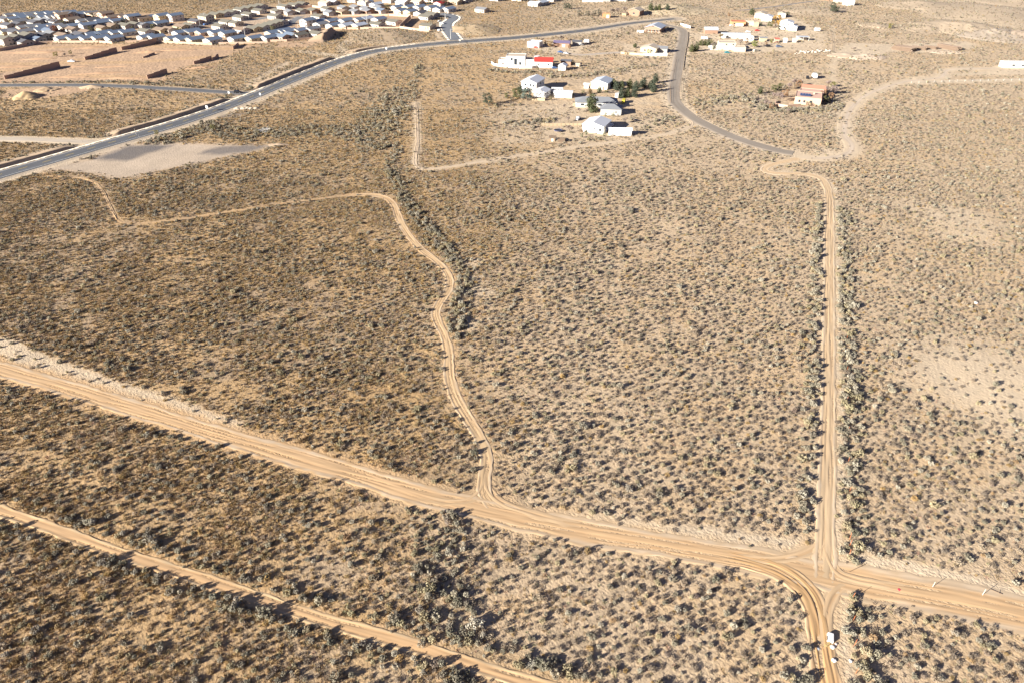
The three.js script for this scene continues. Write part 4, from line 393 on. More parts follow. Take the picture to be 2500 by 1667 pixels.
B('workshop', C3(1185, 662), -.42, { w: 12, d: 14, h: 4.2, rise: 1.5, roof: 'z', wall: W_('W'), top: R_('l'), doors: [['f', -2, 3.2, 3.2, GARAGE.w], ['f', 3.4, 1.1, 2.2, GARAGE.n]], windows: [['r', 0, 2.4, 1.4, 1]] }, 'white metal workshop with pale blue roof beside the conifers', 'workshop'); B('shed', C3(1055, 655), -.2, { w: 3.2, d: 3, h: 2.6, rise: .5, roof: 'x', wall: W_('W'), top: R_('W') }, 'tiny white shed left of the metal workshop', 'shed');
B('ranch_house', C3(1160, 850), -.06, { w: 26, d: 10, h: 3.1, rise: 2.4, roof: 'hip', wall: W_('W'), top: M(.20, .21, .23, .8), over: .8, windows: [['f', -9, 1.7, 2, 1.3], ['f', -5, 1.7, 2, 1.3], ['f', 2, 1.7, 2, 1.3], ['f', 6, 1.7, 2, 1.3]], doors: [['f', -1.6, 1.1, 2.1, GARAGE.n]] }, 'long ranch house with charcoal hip roof and white walls'); B('garage', C3(1308, 930), -.1, { w: 12.4, d: 9, h: 3.6, rise: 2.2, roof: 'hip', wall: W_('W'), top: M(.20, .21, .23, .8), over: .6, doors: [['f', -2, 2.8, 2.3, GARAGE.w]], windows: [['f', 3, 2, 1.2, .8]] }, 'square white garage with charcoal hip roof in front of the ranch house', 'garage');
B('house', C3(1120, 1112), -.42, { w: 12.6, d: 14, h: 4.2, rise: 1.7, roof: 'z', wall: W_('W'), top: R_('W'), over: .5, windows: [['f', 1.2, 2.4, .9, .9], ['f', 4.4, 2.2, 1.3, 1.3], ['r', 2, 2.2, 1.3, 1.2]], doors: [['f', -3.6, 1.1, 2.2, GARAGE.w]] }, 'white gabled house with white metal roof by the wooden yard fence'); B('shed', C3(1405, 1140), -.04, { w: 12.6, d: 4.2, h: 3.1, rise: .7, roof: 'x', wall: W_('W'), top: R_('W'), doors: [['f', 0, .9, 2, GARAGE.w]] }, 'long white trailer shed right of the white gabled house', 'shed'); B('hut', C3(708, 1200), -.1, { w: 3, d: 3, h: 2.2, rise: .5, roof: 'x', wall: wood, top: woodDark, doors: [['f', 0, 1.2, 1.6, DARK]] }, 'small brown animal hut in the fenced yard', 'hut'); B('hut', C3(800, 1208), -.1, { w: 4, d: 2.4, h: 1.7, wall: woodDark, top: wood }, 'low dark pen beside the small brown hut', 'pen');
// houses on the right of the street
B('shed', C4(455, 388), -.05, { w: 12, d: 8, h: 3.4, rise: 1.8, roof: 'x', wall: W_('n'), top: R_('l') }, 'brown barn with pale blue roof beside the street', 'barn'); B('adobe_house', C4(765, 298), -.15, { w: 14, d: 10, h: 4, wall: W_('o'), top: M(.44, .13, .08), windows: [['f', -4, 2, 1.4, 1.4], ['f', 2, 2, 1.4, 1.4]] }, 'orange red adobe house with flat roof'); B('adobe_house', C4(900, 296), -.1, { w: 7, d: 7, h: 4.2, wall: W_('c'), top: R_('k') }, 'cream flat roofed block beside the orange adobe house'); B('adobe_house', C4(970, 304), -.1, { w: 5, d: 5, h: 3.6, wall: W_('t'), top: R_('k') }, 'tan flat roofed block beside the cream block');
B('house', C4(1010, 212), -.45, { w: 11, d: 12, h: 4.4, rise: 1.3, roof: 'z', wall: W_('c'), top: R_('k') }, 'cream gabled house at the back of the compound'); B('house', C4(1090, 240), -.45, { w: 10, d: 11, h: 3.8, rise: 1.3, roof: 'z', wall: W_('W'), top: R_('W') }, 'white gabled house left of the golden tree'); B('house', C4(1262, 200), -.3, { w: 8, d: 8, h: 3.6, rise: 1.1, roof: 'z', wall: W_('w'), top: R_('k') }, 'small white house behind the golden tree'); B('house', C4(1308, 342), -.4, { w: 12, d: 12, h: 6, rise: 1.6, roof: 'z', wall: W_('W'), top: R_('W'), windows: [['f', -2.4, 4.6, 1.3, 1.2], ['f', 1.6, 4.6, 1.3, 1.2], ['f', -1, 1.8, 1.6, 1.4]] }, 'white two storey house right of the golden tree'); B('garage', C4(1385, 356), -.4, { w: 8, d: 8, h: 3.6, rise: 0.99, roof: 'z', wall: W_('W'), top: R_('W'), windows: [['f', 0, 1.8, 1.2, 1]] }, 'white garage joined to the two storey house by the golden tree', 'garage');
B('mobile_home', C4(740, 440), -.1, { w: 25, d: 7, h: 3.2, rise: .8, roof: 'x', wall: W_('W'), top: R_('l'), windows: [['f', -8, 1.8, 1.6, 1], ['f', 7, 1.8, 1.6, 1]] }, 'long white mobile home behind the cream adobe house', 'mobile home'); B('mobile_home', C4(890, 472), -.08, { w: 8, d: 6, h: 3.6, wall: W_('W'), top: R_('W'), windows: [['f', -1.6, 2, .9, .9], ['f', 1.6, 2, .9, .9]] }, 'white box at the end of the long mobile home', 'annex');
{ const t = B('adobe_house', C4(635, 575), -.12, { w: 14, d: 11, h: 6, wall: W_('c'), top: R_('k'), windows: [['f', -1, 4.6, 1, 1.1], ['f', 4.6, 4.6, 1, 1.1], ['r', 0, 3, 1.2, 1.2]], doors: [['f', 0, 2.6, 2.2, DARK]] }, 'cream two storey adobe house facing the street'); mesh('front_wing', flatWall(9, 7, 3.8).translate(10, 0, 2.5), W_('c'), t); mesh('front_wing_roof', flatRoof(9, 7, 3.8).translate(10, 0, 2.5), R_('k'), t); mesh('terrace_wall', flatWall(6, 5, 3).translate(-9.6, 0, -3), W_('c'), t); }
B('shed', C4(482, 572), -.1, { w: 8, d: 5, h: 2.8, wall: W_('w'), top: R_('W') }, 'low white shed left of the cream adobe house', 'shed'); B('shed', C4(1206, 492), -.1, { w: 3.6, d: 3.4, h: 3.2, rise: .6, roof: 'x', wall: W_('p'), top: M(.42, .12, .09) }, 'small red shed in the row of yard sheds', 'shed'); B('shed', C4(1306, 490), -.1, { w: 3.2, d: 3.4, h: 3.4, wall: W_('W'), top: R_('W') }, 'tall white container in the row of yard sheds', 'shed'); B('shed', C4(1414, 490), -.1, { w: 3.2, d: 3.4, h: 3.4, wall: W_('g'), top: R_('l') }, 'grey container in the row of yard sheds', 'shed'); B('shed', C4(1052, 475), -.1, { w: 6, d: 4, h: 2.8, rise: .6, roof: 'x', wall: W_('t'), top: R_('g') }, 'grey roofed tan shed left of the red shed', 'shed');
{ const t = thing('carport', C4(1510, 472), -.1, 'open carport with pale blue roof at the end of the yard sheds', 'carport'); mesh('roof', box(10.4, .25, 7, 0, 3.4, -3.4).rotateX(-.04), R_('l'), t); mesh('back_wall', box(10, 3.2, .2, 0, 1.6, -6.6), W_('g'), t); for (const x of [-4.9, 0, 4.9]) mesh('post', box(.22, 3.4, .22, x, 1.6, -.3), TRIM, t); }
// pink adobe house among bare trees
{ const t = B('adobe_house', C4(1555, 1205), -.38, { w: 16, d: 17, h: 4.6, wall: W_('p'), top: R_('p'), windows: [['f', -5, 2, 1.2, 1.5], ['f', -2, 2, 1.2, 1.5], ['f', 2, 2.2, 1.5, 1.3], ['r', 3, 2, 1.4, 1.2]], doors: [['f', -.2, 1.1, 2.2, woodDark]] }, 'pink adobe house with flat roofs and solar panels among bare trees');
  mesh('middle_wing', flatWall(15, 11, 4.1).translate(1.6, 0, -22.3), W_('p'), t); mesh('middle_roof', flatRoof(15, 11, 4.1).translate(1.6, 0, -22.3), R_('p'), t); mesh('rear_wing', gableWall(9, 15, 3.7, 1.5).rotateY(Math.PI / 2).translate(2.5, 0, -32.6), W_('p'), t); mesh('rear_roof', gableRoof(9, 15, 3.7, 1.5).rotateY(Math.PI / 2).translate(2.5, 0, -32.6), M(.47, .21, .14), t);
  for (let i = 0; i < 4; i++) mesh('solar_panel', new THREE.BoxGeometry(1.5, .08, 3).rotateX(.28).translate(-4.6 + i * 1.65, 5.05, -5.2), M(.05, .075, .16, .2), t);
  mesh('chimney', box(.9, 1.2, .9, 3, 4.9, -11), W_('p'), t); wall(C4(1190, 1215), C4(1330, 1238), 3, 1.5, 1.5, 'curved pink courtyard wall at the far corner', { mat: W_('p'), cope: W_('p'), name: 'courtyard_wall', group: 'pink courtyard walls' }); wall(C4(1330, 1238), C4(1480, 1222), 3, 1.5, 1.5, 'pink courtyard wall in front of the adobe windows', { mat: W_('p'), cope: W_('p'), name: 'courtyard_wall', group: 'pink courtyard walls' }); wall(C4(1190, 1170), C4(1190, 1215), 2, 1.5, 1.5, 'short side run of the pink courtyard wall', { mat: W_('p'), cope: W_('p'), name: 'courtyard_wall', group: 'pink courtyard walls' }); }
B('mobile_home', C5(2290, 780), -.05, { w: 22, d: 7, h: 3.6, rise: .8, roof: 'x', wall: W_('W'), top: R_('W'), windows: [['f', -4, 2, 2, 1.1], ['f', 3, 2, 1.6, 1.1]], doors: [['f', -.6, 1, 2.1, GARAGE.w]] }, 'white mobile home at the end of the gravel road', 'mobile home'); B('shed', C5(2140, 770), -.05, { w: 4, d: 4, h: 2.8, wall: W_('W'), top: R_('W'), doors: [['r', 0, 2.4, 2.2, DARK]] }, 'small white shed with wide doorway beside the mobile home', 'shed');
B('house', C5(345, 62), -.2, { w: 11, d: 9, h: 4.4, rise: .8, roof: 'x', wall: W_('W'), top: R_('W') }, 'white house on the hill crest behind the gully'); B('house', C5(240, 30), -.2, { w: 12, d: 9, h: 4, rise: .8, roof: 'x', wall: W_('c'), top: R_('g') }, 'cream house beside the white house on the crest'); B('house', C5(130, 8), -.2, { w: 14, d: 9, h: 4, wall: W_('n'), top: R_('n') }, 'brown flat house on the hill crest');
B('house', H7(1310, 300), -.5, { w: 13, d: 14, h: 5, rise: 2, roof: 'z', wall: W_('n'), top: R_('k'), over: .7, windows: [['f', 0, 2.4, 2, 1.6]] }, 'brown gabled house with big cream roof by the highway'); B('hut', H7(785, 340), -.1, { w: 8, d: 6, h: 4.2, wall: W_('o'), top: M(.55, .3, .14), doors: [['f', 1.6, 2.8, 3, DARK]] }, 'orange wooden shed by the hedge beyond the highway', 'shed'); B('hut', H7(1125, 298), -.1, { w: 4, d: 4, h: 2.8, rise: .8, roof: 'x', wall: W_('y'), top: R_('n') }, 'little tan shed between the orange shed and the brown house', 'shed'); B('mobile_home', H7(540, 38), -.05, { w: 26, d: 8, h: 4, rise: .8, roof: 'x', wall: W_('W'), top: R_('W') }, 'long white mobile home on the far slope', 'mobile home'); B('mobile_home', H7(1010, 20), -.05, { w: 20, d: 8, h: 3.6, rise: .8, roof: 'x', wall: W_('W'), top: R_('W') }, 'second white mobile home further along the far slope', 'mobile home'); B('shed', H7(790, 40), -.05, { w: 9, d: 6, h: 3.4, rise: .8, roof: 'x', wall: W_('g'), top: R_('b') }, 'blue grey shed between the two white mobile homes', 'shed');

// ------------------------------------------------------------------ vehicles
const tyreG = new THREE.CylinderGeometry(.36, .36, .26, 14).rotateX(Math.PI / 2), rimG = new THREE.CylinderGeometry(.2, .2, .28, 10).rotateX(Math.PI / 2), tyreM = M(.025, .025, .027), rimM = M(.45, .45, .46, .4, { metalness: .6 });
const profile = { car: [[-2.2, .35], [2.2, .35], [2.25, .75], [1.2, .92], [.55, 1.42], [-1.1, 1.45], [-1.75, .98], [-2.25, .9]], suv: [[-2.3, .38], [2.3, .38], [2.35, .9], [1.3, 1.05], [.75, 1.72], [-2.0, 1.74], [-2.3, 1.1]], pickup: [[-2.75, .45], [2.75, .45], [2.8, 1.0], [1.55, 1.1], [1.0, 1.78], [-.45, 1.8], [-.6, 1.12], [-2.8, 1.12]], van: [[-2.9, .4], [2.9, .4], [2.95, 1.1], [2.4, 2.2], [-2.9, 2.3]] };
const glassBox = { car: [[-.3, 1.2, 1.5, .34]], suv: [[-.6, 1.42, 2.3, .42]], pickup: [[.3, 1.48, 1.1, .42]], van: [[2.0, 1.75, .7, .5]] };
function vehicle(kind, p, yaw, col, label, group) { const t = thing(kind === 'car' ? 'parked_car' : kind, p, yaw, label, kind === 'suv' ? 'car' : kind, group); const m = M(...col, .35); const W = kind === 'car' ? 1.75 : 1.9; mesh('body', new THREE.ExtrudeGeometry(new THREE.Shape(profile[kind].map(q => V2(...q))), { depth: W - .16, bevelSize: .08, bevelThickness: .08, bevelSegments: 2 }).translate(0, 0, -(W - .16) / 2), m, t);
  for (const [x, y, w, h] of glassBox[kind]) for (const s of [-1, 1]) mesh('window', box(w, h, .04, x, y, s * (W / 2 + .005)), GLASS, t); const ws = mesh('windscreen', new THREE.BoxGeometry(.05, .55, W - .4), GLASS, t), q = { car: [.9, 1.2, .62], suv: [1.07, 1.4, .66], pickup: [1.32, 1.46, .66], van: [2.72, 1.72, .46] }[kind]; ws.position.set(q[0], q[1], 0); ws.rotation.z = q[2]; const x = { car: 1.4, suv: 1.45, pickup: 1.75, van: 1.9 }[kind]; for (const sx of [-x, x]) for (const sz of [-1, 1]) { const w = mesh('wheel', tyreG, tyreM, t); w.position.set(sx, .36, sz * (W / 2 - .1)); mesh('rim', rimG, rimM, w); } for (const s of [-1, 1]) mesh('headlight', box(.05, .16, .34, profile[kind][1][0] + .1, .72, s * .62), M(.7, .7, .66, .3), t); return t; }
const WH = [.72, .72, .72], BK = [.02, .02, .025], RD = [.45, .04, .03], BL = [.05, .12, .30], TE = [.03, .22, .26], SV = [.4, .41, .43];
vehicle('suv', C6(1705, 138), .1, BK, 'black car waiting at the highway junction'); vehicle('pickup', C1(640, 558), 0, WH, 'white pickup on the graded lot'); vehicle('pickup', C3(970, 975), 1.2, SV, 'silver pickup by the bare shrubs of the ranch house'); vehicle('pickup', C3(1305, 1050), 1.1, WH, 'white pickup beside the white gabled house'); vehicle('car', C3(790, 290), -.2, BL, 'blue car on the gravel drive'); vehicle('car', C3(850, 302), -.5, SV, 'grey car behind the blue car on the gravel drive'); vehicle('car', C4(640, 610), 0, TE, 'teal car in front of the cream adobe house'); vehicle('van', C4(378, 450), 0, WH, 'white van below the brown barn'); vehicle('car', C4(690, 298), .3, WH, 'white car by the orange adobe house'); vehicle('suv', C4(1230, 545), 0, [.10, .13, .2], 'dark blue car in front of the yard sheds'); vehicle('suv', C4(1110, 540), .2, BK, 'black car beside the dark blue car'); vehicle('car', C3(540, 240), -.2, RD, 'red car by the white flat roofed garage'); vehicle('pickup', C4(1560, 900), 1.3, BK, 'black pickup beside the white box truck'); vehicle('car', C3(1000, 215), .3, SV, 'silver car by the grey shed'); vehicle('car', C3(730, 450), .2, BL, 'blue car by the red roofed barn'); vehicle('van', C3(1440, 800), 1.3, [.62, .5, .06], 'yellow van under the conifers'); vehicle('car', C4(880, 370), 0, WH, 'white car between the mobile home and the orange house'); vehicle('car', C4(985, 355), 0, RD, 'red car in front of the tan block'); vehicle('suv', C4(965, 590), .4, [.5, .47, .4], 'beige car right of the cream adobe house');
[[H5, 1950, 575], [H5, 1890, 520], [H5, 2080, 430], [H5, 1900, 740], [H4, 330, 500], [H4, 460, 520], [H4, 470, 565], [H4, 330, 580], [H4, 110, 625], [H3, 510, 600], [H3, 2170, 640], [H2, 640, 850], [H2, 710, 820], [H2, 720, 450], [H2, 1860, 500], [H1, 1380, 365], [H1, 1740, 600], [H1, 680, 860]].forEach(([s, x, y], i) => vehicle(i % 3 ? 'car' : 'suv', s(x, y), -.6 + (i % 2) * 1.57, [WH, SV, BK, WH, BL][i % 5], ['white', 'silver', 'black', 'white', 'blue'][i % 5] + ' car parked in the estate ' + (s === H5 ? 'by the curving street' : s === H4 ? 'on a pale driveway' : s === H3 ? 'by the olive roofs' : s === H2 ? 'behind the front row' : 'among the far houses'), 'cars parked in the estate'));
function trailer(name, p, yaw, L_, h, col, label, cat) { const t = thing(name, p, yaw, label, cat); mesh('body', new THREE.ExtrudeGeometry(new THREE.Shape([V2(-L_ / 2, .6), V2(L_ / 2 - .5, .6), V2(L_ / 2, 1.2), V2(L_ / 2 - .4, h), V2(-L_ / 2 + .3, h), V2(-L_ / 2, h - .4)]), { depth: 2.2, bevelSize: .12, bevelThickness: .12, bevelSegments: 2 }).translate(0, 0, -1.1), M(...col, .45), t); for (const x of [-L_ * .28, L_ * .1, L_ * .3]) mesh('window', box(1, .6, .05, x, h * .66, 1.24), GLASS, t); mesh('door', box(.7, 1.7, .05, -L_ * .08, 1.6, 1.24), TRIM, t); for (const sx of [-.5, .5]) for (const s of [-1, 1]) { const w = mesh('wheel', tyreG, tyreM, t); w.position.set(sx, .36, s * .95); } mesh('tow_bar', box(1.3, .12, .12, L_ / 2 + .6, .6, 0), tyreM, t); return t; }
trailer('caravan', C3(760, 695), -.05, 8, 3, [.75, .75, .74], 'white caravan behind the long low white shed', 'caravan'); trailer('caravan', C3(1060, 192), -.3, 4.5, 3.1, [.75, .75, .76], 'small white camper alone behind the grey shed', 'caravan'); trailer('caravan', C4(1672, 360), 0, 5, 3, [.75, .75, .74], 'white horse trailer at the fence corner', 'trailer'); trailer('caravan', C3(1390, 745), .9, 6, 3, [.72, .71, .66], 'cream motor caravan under the conifers', 'caravan'); trailer('caravan', C4(780, 305), -.1, 7, 2.8, [.75, .74, .72], 'white caravan in front of the orange adobe house', 'caravan');
{ const t = thing('box_truck', C4(1638, 895), 1.45, 'white box truck parked behind the pink adobe house', 'truck'); mesh('cargo_box', new THREE.BoxGeometry(5, 2.6, 2.4).translate(-1, 2.1, 0), M(.74, .75, .76, .5), t); mesh('cab', prism([[1.6, .6], [3.4, .6], [3.5, 1.5], [2.9, 2.5], [1.6, 2.5]], 2.2), M(.7, .71, .73, .4), t); mesh('windscreen', new THREE.BoxGeometry(.05, .9, 1.9).rotateZ(.55).translate(3.24, 2.0, 0), GLASS, t); for (const x of [-2.2, 2.4]) for (const s of [-1, 1]) { const w = mesh('wheel', tyreG, tyreM, t); w.position.set(x, .42, s); w.scale.setScalar(1.15); } }

// ------------------------------------------------------------------ trees
const barkM = M(.14, .10, .07), twigM = M(.33, .265, .225, 1, { side: THREE.DoubleSide }), trunkG = (h, r) => new THREE.CylinderGeometry(r * .45, r, h, 7, 3).translate(0, h / 2, 0);
function coniferGeo(h, r) { const pos = []; for (let k = 0; k < 26; k++) { const v = k / 25, y = h * (.10 + .86 * v), rad = r * Math.sqrt(Math.max(0, 1 - ((v - .28) / .74) ** 2)) * rr(.7, 1.1) + .08, n = Math.max(1, Math.round(5 * (1 - v) + 1)); for (let i = 0; i < n; i++) { const a = rnd() * 6.283, d = rad * rr(.35, .8); leafClump(pos, Math.cos(a) * d, y + rr(-.2, .2), Math.sin(a) * d, rad * .45 + .14, h * .085, 16, .24, -.8); } } return geoOf(pos); }
function roundGeo(h, r) { const pos = []; for (let k = 0; k < 22; k++) { const a = rnd() * 6.283, v = rr(.25, .95), d = r * Math.sqrt(Math.max(0, 1 - (v * 1.6 - .9) ** 2)) * rr(.3, .8); leafClump(pos, Math.cos(a) * d, h * v, Math.sin(a) * d, r * rr(.22, .36), h * .12, 44, .17, -.8); } return geoOf(pos); }
function bareGeo(h) { const limbs = [], twigs = []; const grow = (p, dir, len, rad, dep) => { const e = p.clone().addScaledVector(dir, len), q = new THREE.Quaternion().setFromUnitVectors(new THREE.Vector3(0, 1, 0), dir); limbs.push(new THREE.CylinderGeometry(rad * .6, rad, len, 4, 1, true).translate(0, len / 2, 0).applyQuaternion(q).translate(p.x, p.y, p.z)); if (dep === 0) { for (let i = 0; i < 40; i++) { const d = dir.clone().add(new THREE.Vector3(rr(-1, 1), rr(-.2, 1), rr(-1, 1))).normalize(), s = new THREE.Vector3(rr(-1, 1), 0, rr(-1, 1)).normalize().multiplyScalar(.085), l = len * rr(.6, 1.2), o = p.clone().addScaledVector(dir, len * rr(.2, 1)); twigs.push(o.x + s.x, o.y, o.z + s.z, o.x - s.x, o.y, o.z - s.z, o.x + d.x * l, o.y + d.y * l, o.z + d.z * l); } leafClump(twigs, e.x, e.y, e.z, h * .10, h * .085, 34, h * .017, -1, 1.6); return; } const n = dep > 2 ? 4 : 3; for (let i = 0; i < n; i++) { const d = dir.clone().add(new THREE.Vector3(rr(-1.3, 1.3), rr(-.1, .5), rr(-1.3, 1.3))).normalize(); grow(p.clone().addScaledVector(dir, len * rr(.6, 1)), d, len * rr(.6, .78), rad * .55, dep - 1); } }; grow(new THREE.Vector3(0, -.1, 0), new THREE.Vector3(.05, 1, 0).normalize(), h * .26, h * .03, 3); return [join(limbs), geoOf(twigs)]; }
const conG = [coniferGeo(6, 2.3), coniferGeo(6, 2.8)], rndG = [roundGeo(5, 2.4), roundGeo(4.4, 2.7)], bareG = [bareGeo(6), bareGeo(6)], pineM = [M(.075, .085, .04, 1, { side: THREE.DoubleSide }), M(.055, .068, .045, 1, { side: THREE.DoubleSide }), M(.10, .105, .045, 1, { side: THREE.DoubleSide })];
function tree(kind, p, h, label, mat, group, cat = 'tree') { const t = thing(kind === 'c' ? 'conifer' : kind === 'b' ? 'bare_tree' : 'leafy_tree', p, rnd() * 6.28, label, cat, group), v = Math.floor(rnd() * 2); if (kind === 'c') { mesh('trunk', trunkG(3, .2), barkM, t); mesh('crown', conG[v], mat || pineM[Math.floor(rnd() * 3)], t); t.scale.setScalar(h / 6); } else if (kind === 'r') { mesh('trunk', trunkG(2.4, .22), barkM, t); mesh('crown', rndG[v], mat, t); t.scale.setScalar(h / 5); } else { mesh('trunk', bareG[v][0], barkM, t); mesh('crown', bareG[v][1], mat || twigM, t); t.scale.setScalar(h / 6); } return t; }
const CG = 'conifers in the row beside the white workshop';
[[1335, 640, 5.2], [1365, 672, 5.5], [1415, 668, 5.6], [1500, 655, 5.8], [1565, 678, 6], [1640, 652, 6.4], [1762, 600, 6], [1715, 660, 5], [1745, 690, 5.6], [1415, 750, 6], [1475, 742, 5.4], [1548, 745, 6.2]].forEach(([x, y, h]) => tree('c', C3(x, y), h * 1.1, 'bushy dark conifer in the row between the workshop and the street', null, CG));
tree('c', C3(1112, 895), 11, 'tall dark pine in front of the charcoal hip roof'); tree('c', C3(1190, 700), 4.4, 'small grey green conifer in front of the metal workshop', M(.15, .16, .10, 1, { side: THREE.DoubleSide })); tree('r', C3(1262, 706), 3.2, 'round olive bush in front of the metal workshop', pineM[2]); tree('c', C3(1095, 715), 3.8, 'small brown conifer left of the grey green conifer', M(.16, .115, .06, 1, { side: THREE.DoubleSide })); tree('r', C3(1020, 712), 3, 'pale round bush left of the workshop', M(.2, .18, .1, 1, { side: THREE.DoubleSide }));
tree('r', C3(45, 825), 8, 'dark juniper standing alone left of the white houses', pineM[1]); tree('r', C3(342, 762), 7.5, 'olive juniper below the tall white house', pineM[2]); tree('r', C3(450, 778), 9, 'large blue green juniper in front of the white garage', M(.10, .135, .115, 1, { side: THREE.DoubleSide })); tree('c', C3(378, 700), 5, 'dark conifer against the corner of the tall white house'); tree('r', C3(238, 755), 3.4, 'small yellow green juniper left of the olive juniper', M(.15, .14, .05, 1, { side: THREE.DoubleSide })); tree('b', C3(320, 700), 5, 'golden leafed bare tree beside the tall white house', M(.33, .22, .07, 1, { side: THREE.DoubleSide }));
for (const [x, y, h, l] of [[870, 1000, 5, 'bare tree above the fenced yard'], [885, 1110, 7, 'tall bare tree in the fenced yard'], [1455, 1010, 6, 'thin bare tree right of the white pickup'], [1540, 1000, 4, 'small bare tree beside the pale drive'], [830, 860, 4.5, 'bare shrub left of the ranch house'], [985, 900, 4.5, 'bare shrub in front of the ranch house'], [1060, 910, 4, 'low bare shrub under the tall pine']]) tree('b', C3(x, y), h, l);
for (const [x, y, l] of [[1005, 1165, 'sage green bush below the white gabled house'], [1060, 1140, 'second sage green bush below the white gabled house'], [1240, 1160, 'silvery bush at the end of the white trailer shed'], [1250, 945, 'clipped hedge bush under the hip roofed garage'], [1330, 945, 'brown hedge bush under the hip roofed garage']]) tree('r', C3(x, y), 2.8, l, M(.19, .19, .12, 1, { side: THREE.DoubleSide }), null, 'bush');
tree('r', C3(685, 235), 6, 'brown leafed tree by the cluttered yard', M(.26, .17, .085, 1, { side: THREE.DoubleSide })); tree('b', C3(600, 180), 6, 'pale bare tree behind the white flat roofed garage'); tree('b', C3(800, 170), 8, 'dark bare tree behind the violet roof'); tree('r', C3(912, 410), 4, 'yellow green bush right of the dark roofed shed', M(.22, .2, .08, 1, { side: THREE.DoubleSide })); tree('b', C3(200, 420), 3.5, 'bare shrub inside the white courtyard'); tree('b', C3(1600, 50), 6, 'bare tree left of the brick house'); tree('r', C3(1700, 310), 4.5, 'olive tree behind the white street wall', M(.2, .2, .08, 1, { side: THREE.DoubleSide })); tree('c', C3(1555, 240), 4, 'dark conifer behind the tan gabled house'); tree('b', C3(1560, 300), 4, 'straw coloured bare tree by the ochre garden wall', M(.38, .28, .13, 1, { side: THREE.DoubleSide }));
tree('r', C4(1190, 305), 11, 'big golden leafed tree between the white houses', M(.33, .20, .06, 1, { side: THREE.DoubleSide })); tree('r', C4(1130, 320), 7, 'dark green tree under the golden tree', pineM[2]); tree('c', C4(920, 172), 7, 'dark conifer behind the orange adobe house'); tree('r', C4(950, 545), 6.5, 'bright green tree right of the cream adobe house', M(.17, .19, .05, 1, { side: THREE.DoubleSide })); for (const [x, y, h, l] of [[228, 592, 6, 'leaning conifer at the street corner'], [282, 586, 7, 'tallest conifer at the street corner'], [335, 522, 5, 'conifer behind the tallest corner conifer'], [380, 520, 5, 'second conifer behind the corner pair'], [422, 526, 5.5, 'third conifer behind the corner pair'], [485, 570, 4.5, 'dark conifer against the low white shed']]) tree('c', C4(x, y), h, l); tree('b', C4(560, 450), 8, 'brown bare tree left of the mobile home', M(.28, .21, .12, 1, { side: THREE.DoubleSide })); tree('b', C4(790, 520), 9, 'grey bare tree behind the cream adobe wing'); tree('b', C4(1200, 140), 8, 'bare tree behind the small white house'); tree('r', C4(460, 500), 4, 'olive bush left of the cream adobe house', M(.16, .15, .06, 1, { side: THREE.DoubleSide })); tree('r', C4(1140, 500), 4, 'yellow green bush beside the red shed', M(.24, .22, .07, 1, { side: THREE.DoubleSide }));
const MV = M(.30, .23, .205, 1, { side: THREE.DoubleSide }); for (const [x, y, h, l] of [[1240, 1170, 8.5, 'large mauve bare tree left of the pink courtyard'], [1095, 1235, 7, 'mauve bare tree at the end of the pink house drive'], [1180, 1130, 6, 'mauve bare tree between the two conifers and the drive'], [1340, 1030, 7, 'mauve bare tree behind the solar panels'], [1410, 1000, 8, 'tall mauve bare tree beside the red rear roof'], [1480, 985, 6.5, 'mauve bare tree touching the red rear roof'], [1345, 1300, 4.5, 'reddish bare shrub below the courtyard wall'], [1790, 1090, 8.5, 'grey bare tree right of the pink house'], [1860, 1080, 8, 'grey bare tree at the edge of the pink house yard'], [1800, 1000, 7, 'dark bare tree at the end of the red rear roof']]) tree('b', C4(x, y), h * 1.15, l, MV); tree('c', C4(1015, 1080), 5, 'lone dark conifer at the pink house drive'); tree('r', C4(1180, 1050), 5, 'olive juniper behind the mauve trees', pineM[2]); tree('r', C4(1245, 1035), 4.6, 'second olive juniper behind the mauve trees', pineM[2]); tree('r', C4(1770, 1190), 5, 'dark olive bush right of the pink house', M(.09, .085, .035, 1, { side: THREE.DoubleSide })); tree('r', C4(1850, 1040), 6, 'olive green tree behind the grey bare trees', M(.15, .14, .05, 1, { side: THREE.DoubleSide })); tree('r', C4(1580, 1220), 3, 'small shrub at the foot of the pink wall', M(.12, .11, .05, 1, { side: THREE.DoubleSide }), null, 'bush');
tree('r', H1(1330, 625), 8, 'rust brown tree among the far houses', M(.26, .10, .05, 1, { side: THREE.DoubleSide })); tree('b', H1(1520, 600), 7, 'bare brown tree beside the rust brown tree', M(.25, .16, .12, 1, { side: THREE.DoubleSide })); tree('r', H1(2260, 265), 6, 'dark green tree by the back street', pineM[1]); tree('r', H1(930, 700), 5, 'dark tree above the boundary corner', pineM[1]); tree('r', H1(90, 270), 5, 'dark red tree at the back row', M(.10, .05, .05, 1, { side: THREE.DoubleSide })); tree('r', C1(500, 510), 4.5, 'yellow green bush on the graded lot', M(.24, .21, .07, 1, { side: THREE.DoubleSide })); tree('b', C1(580, 510), 5, 'grey bare tree on the graded lot'); tree('r', C1(630, 490), 3.5, 'olive bush right of the grey bare tree', M(.17, .15, .06, 1, { side: THREE.DoubleSide }));
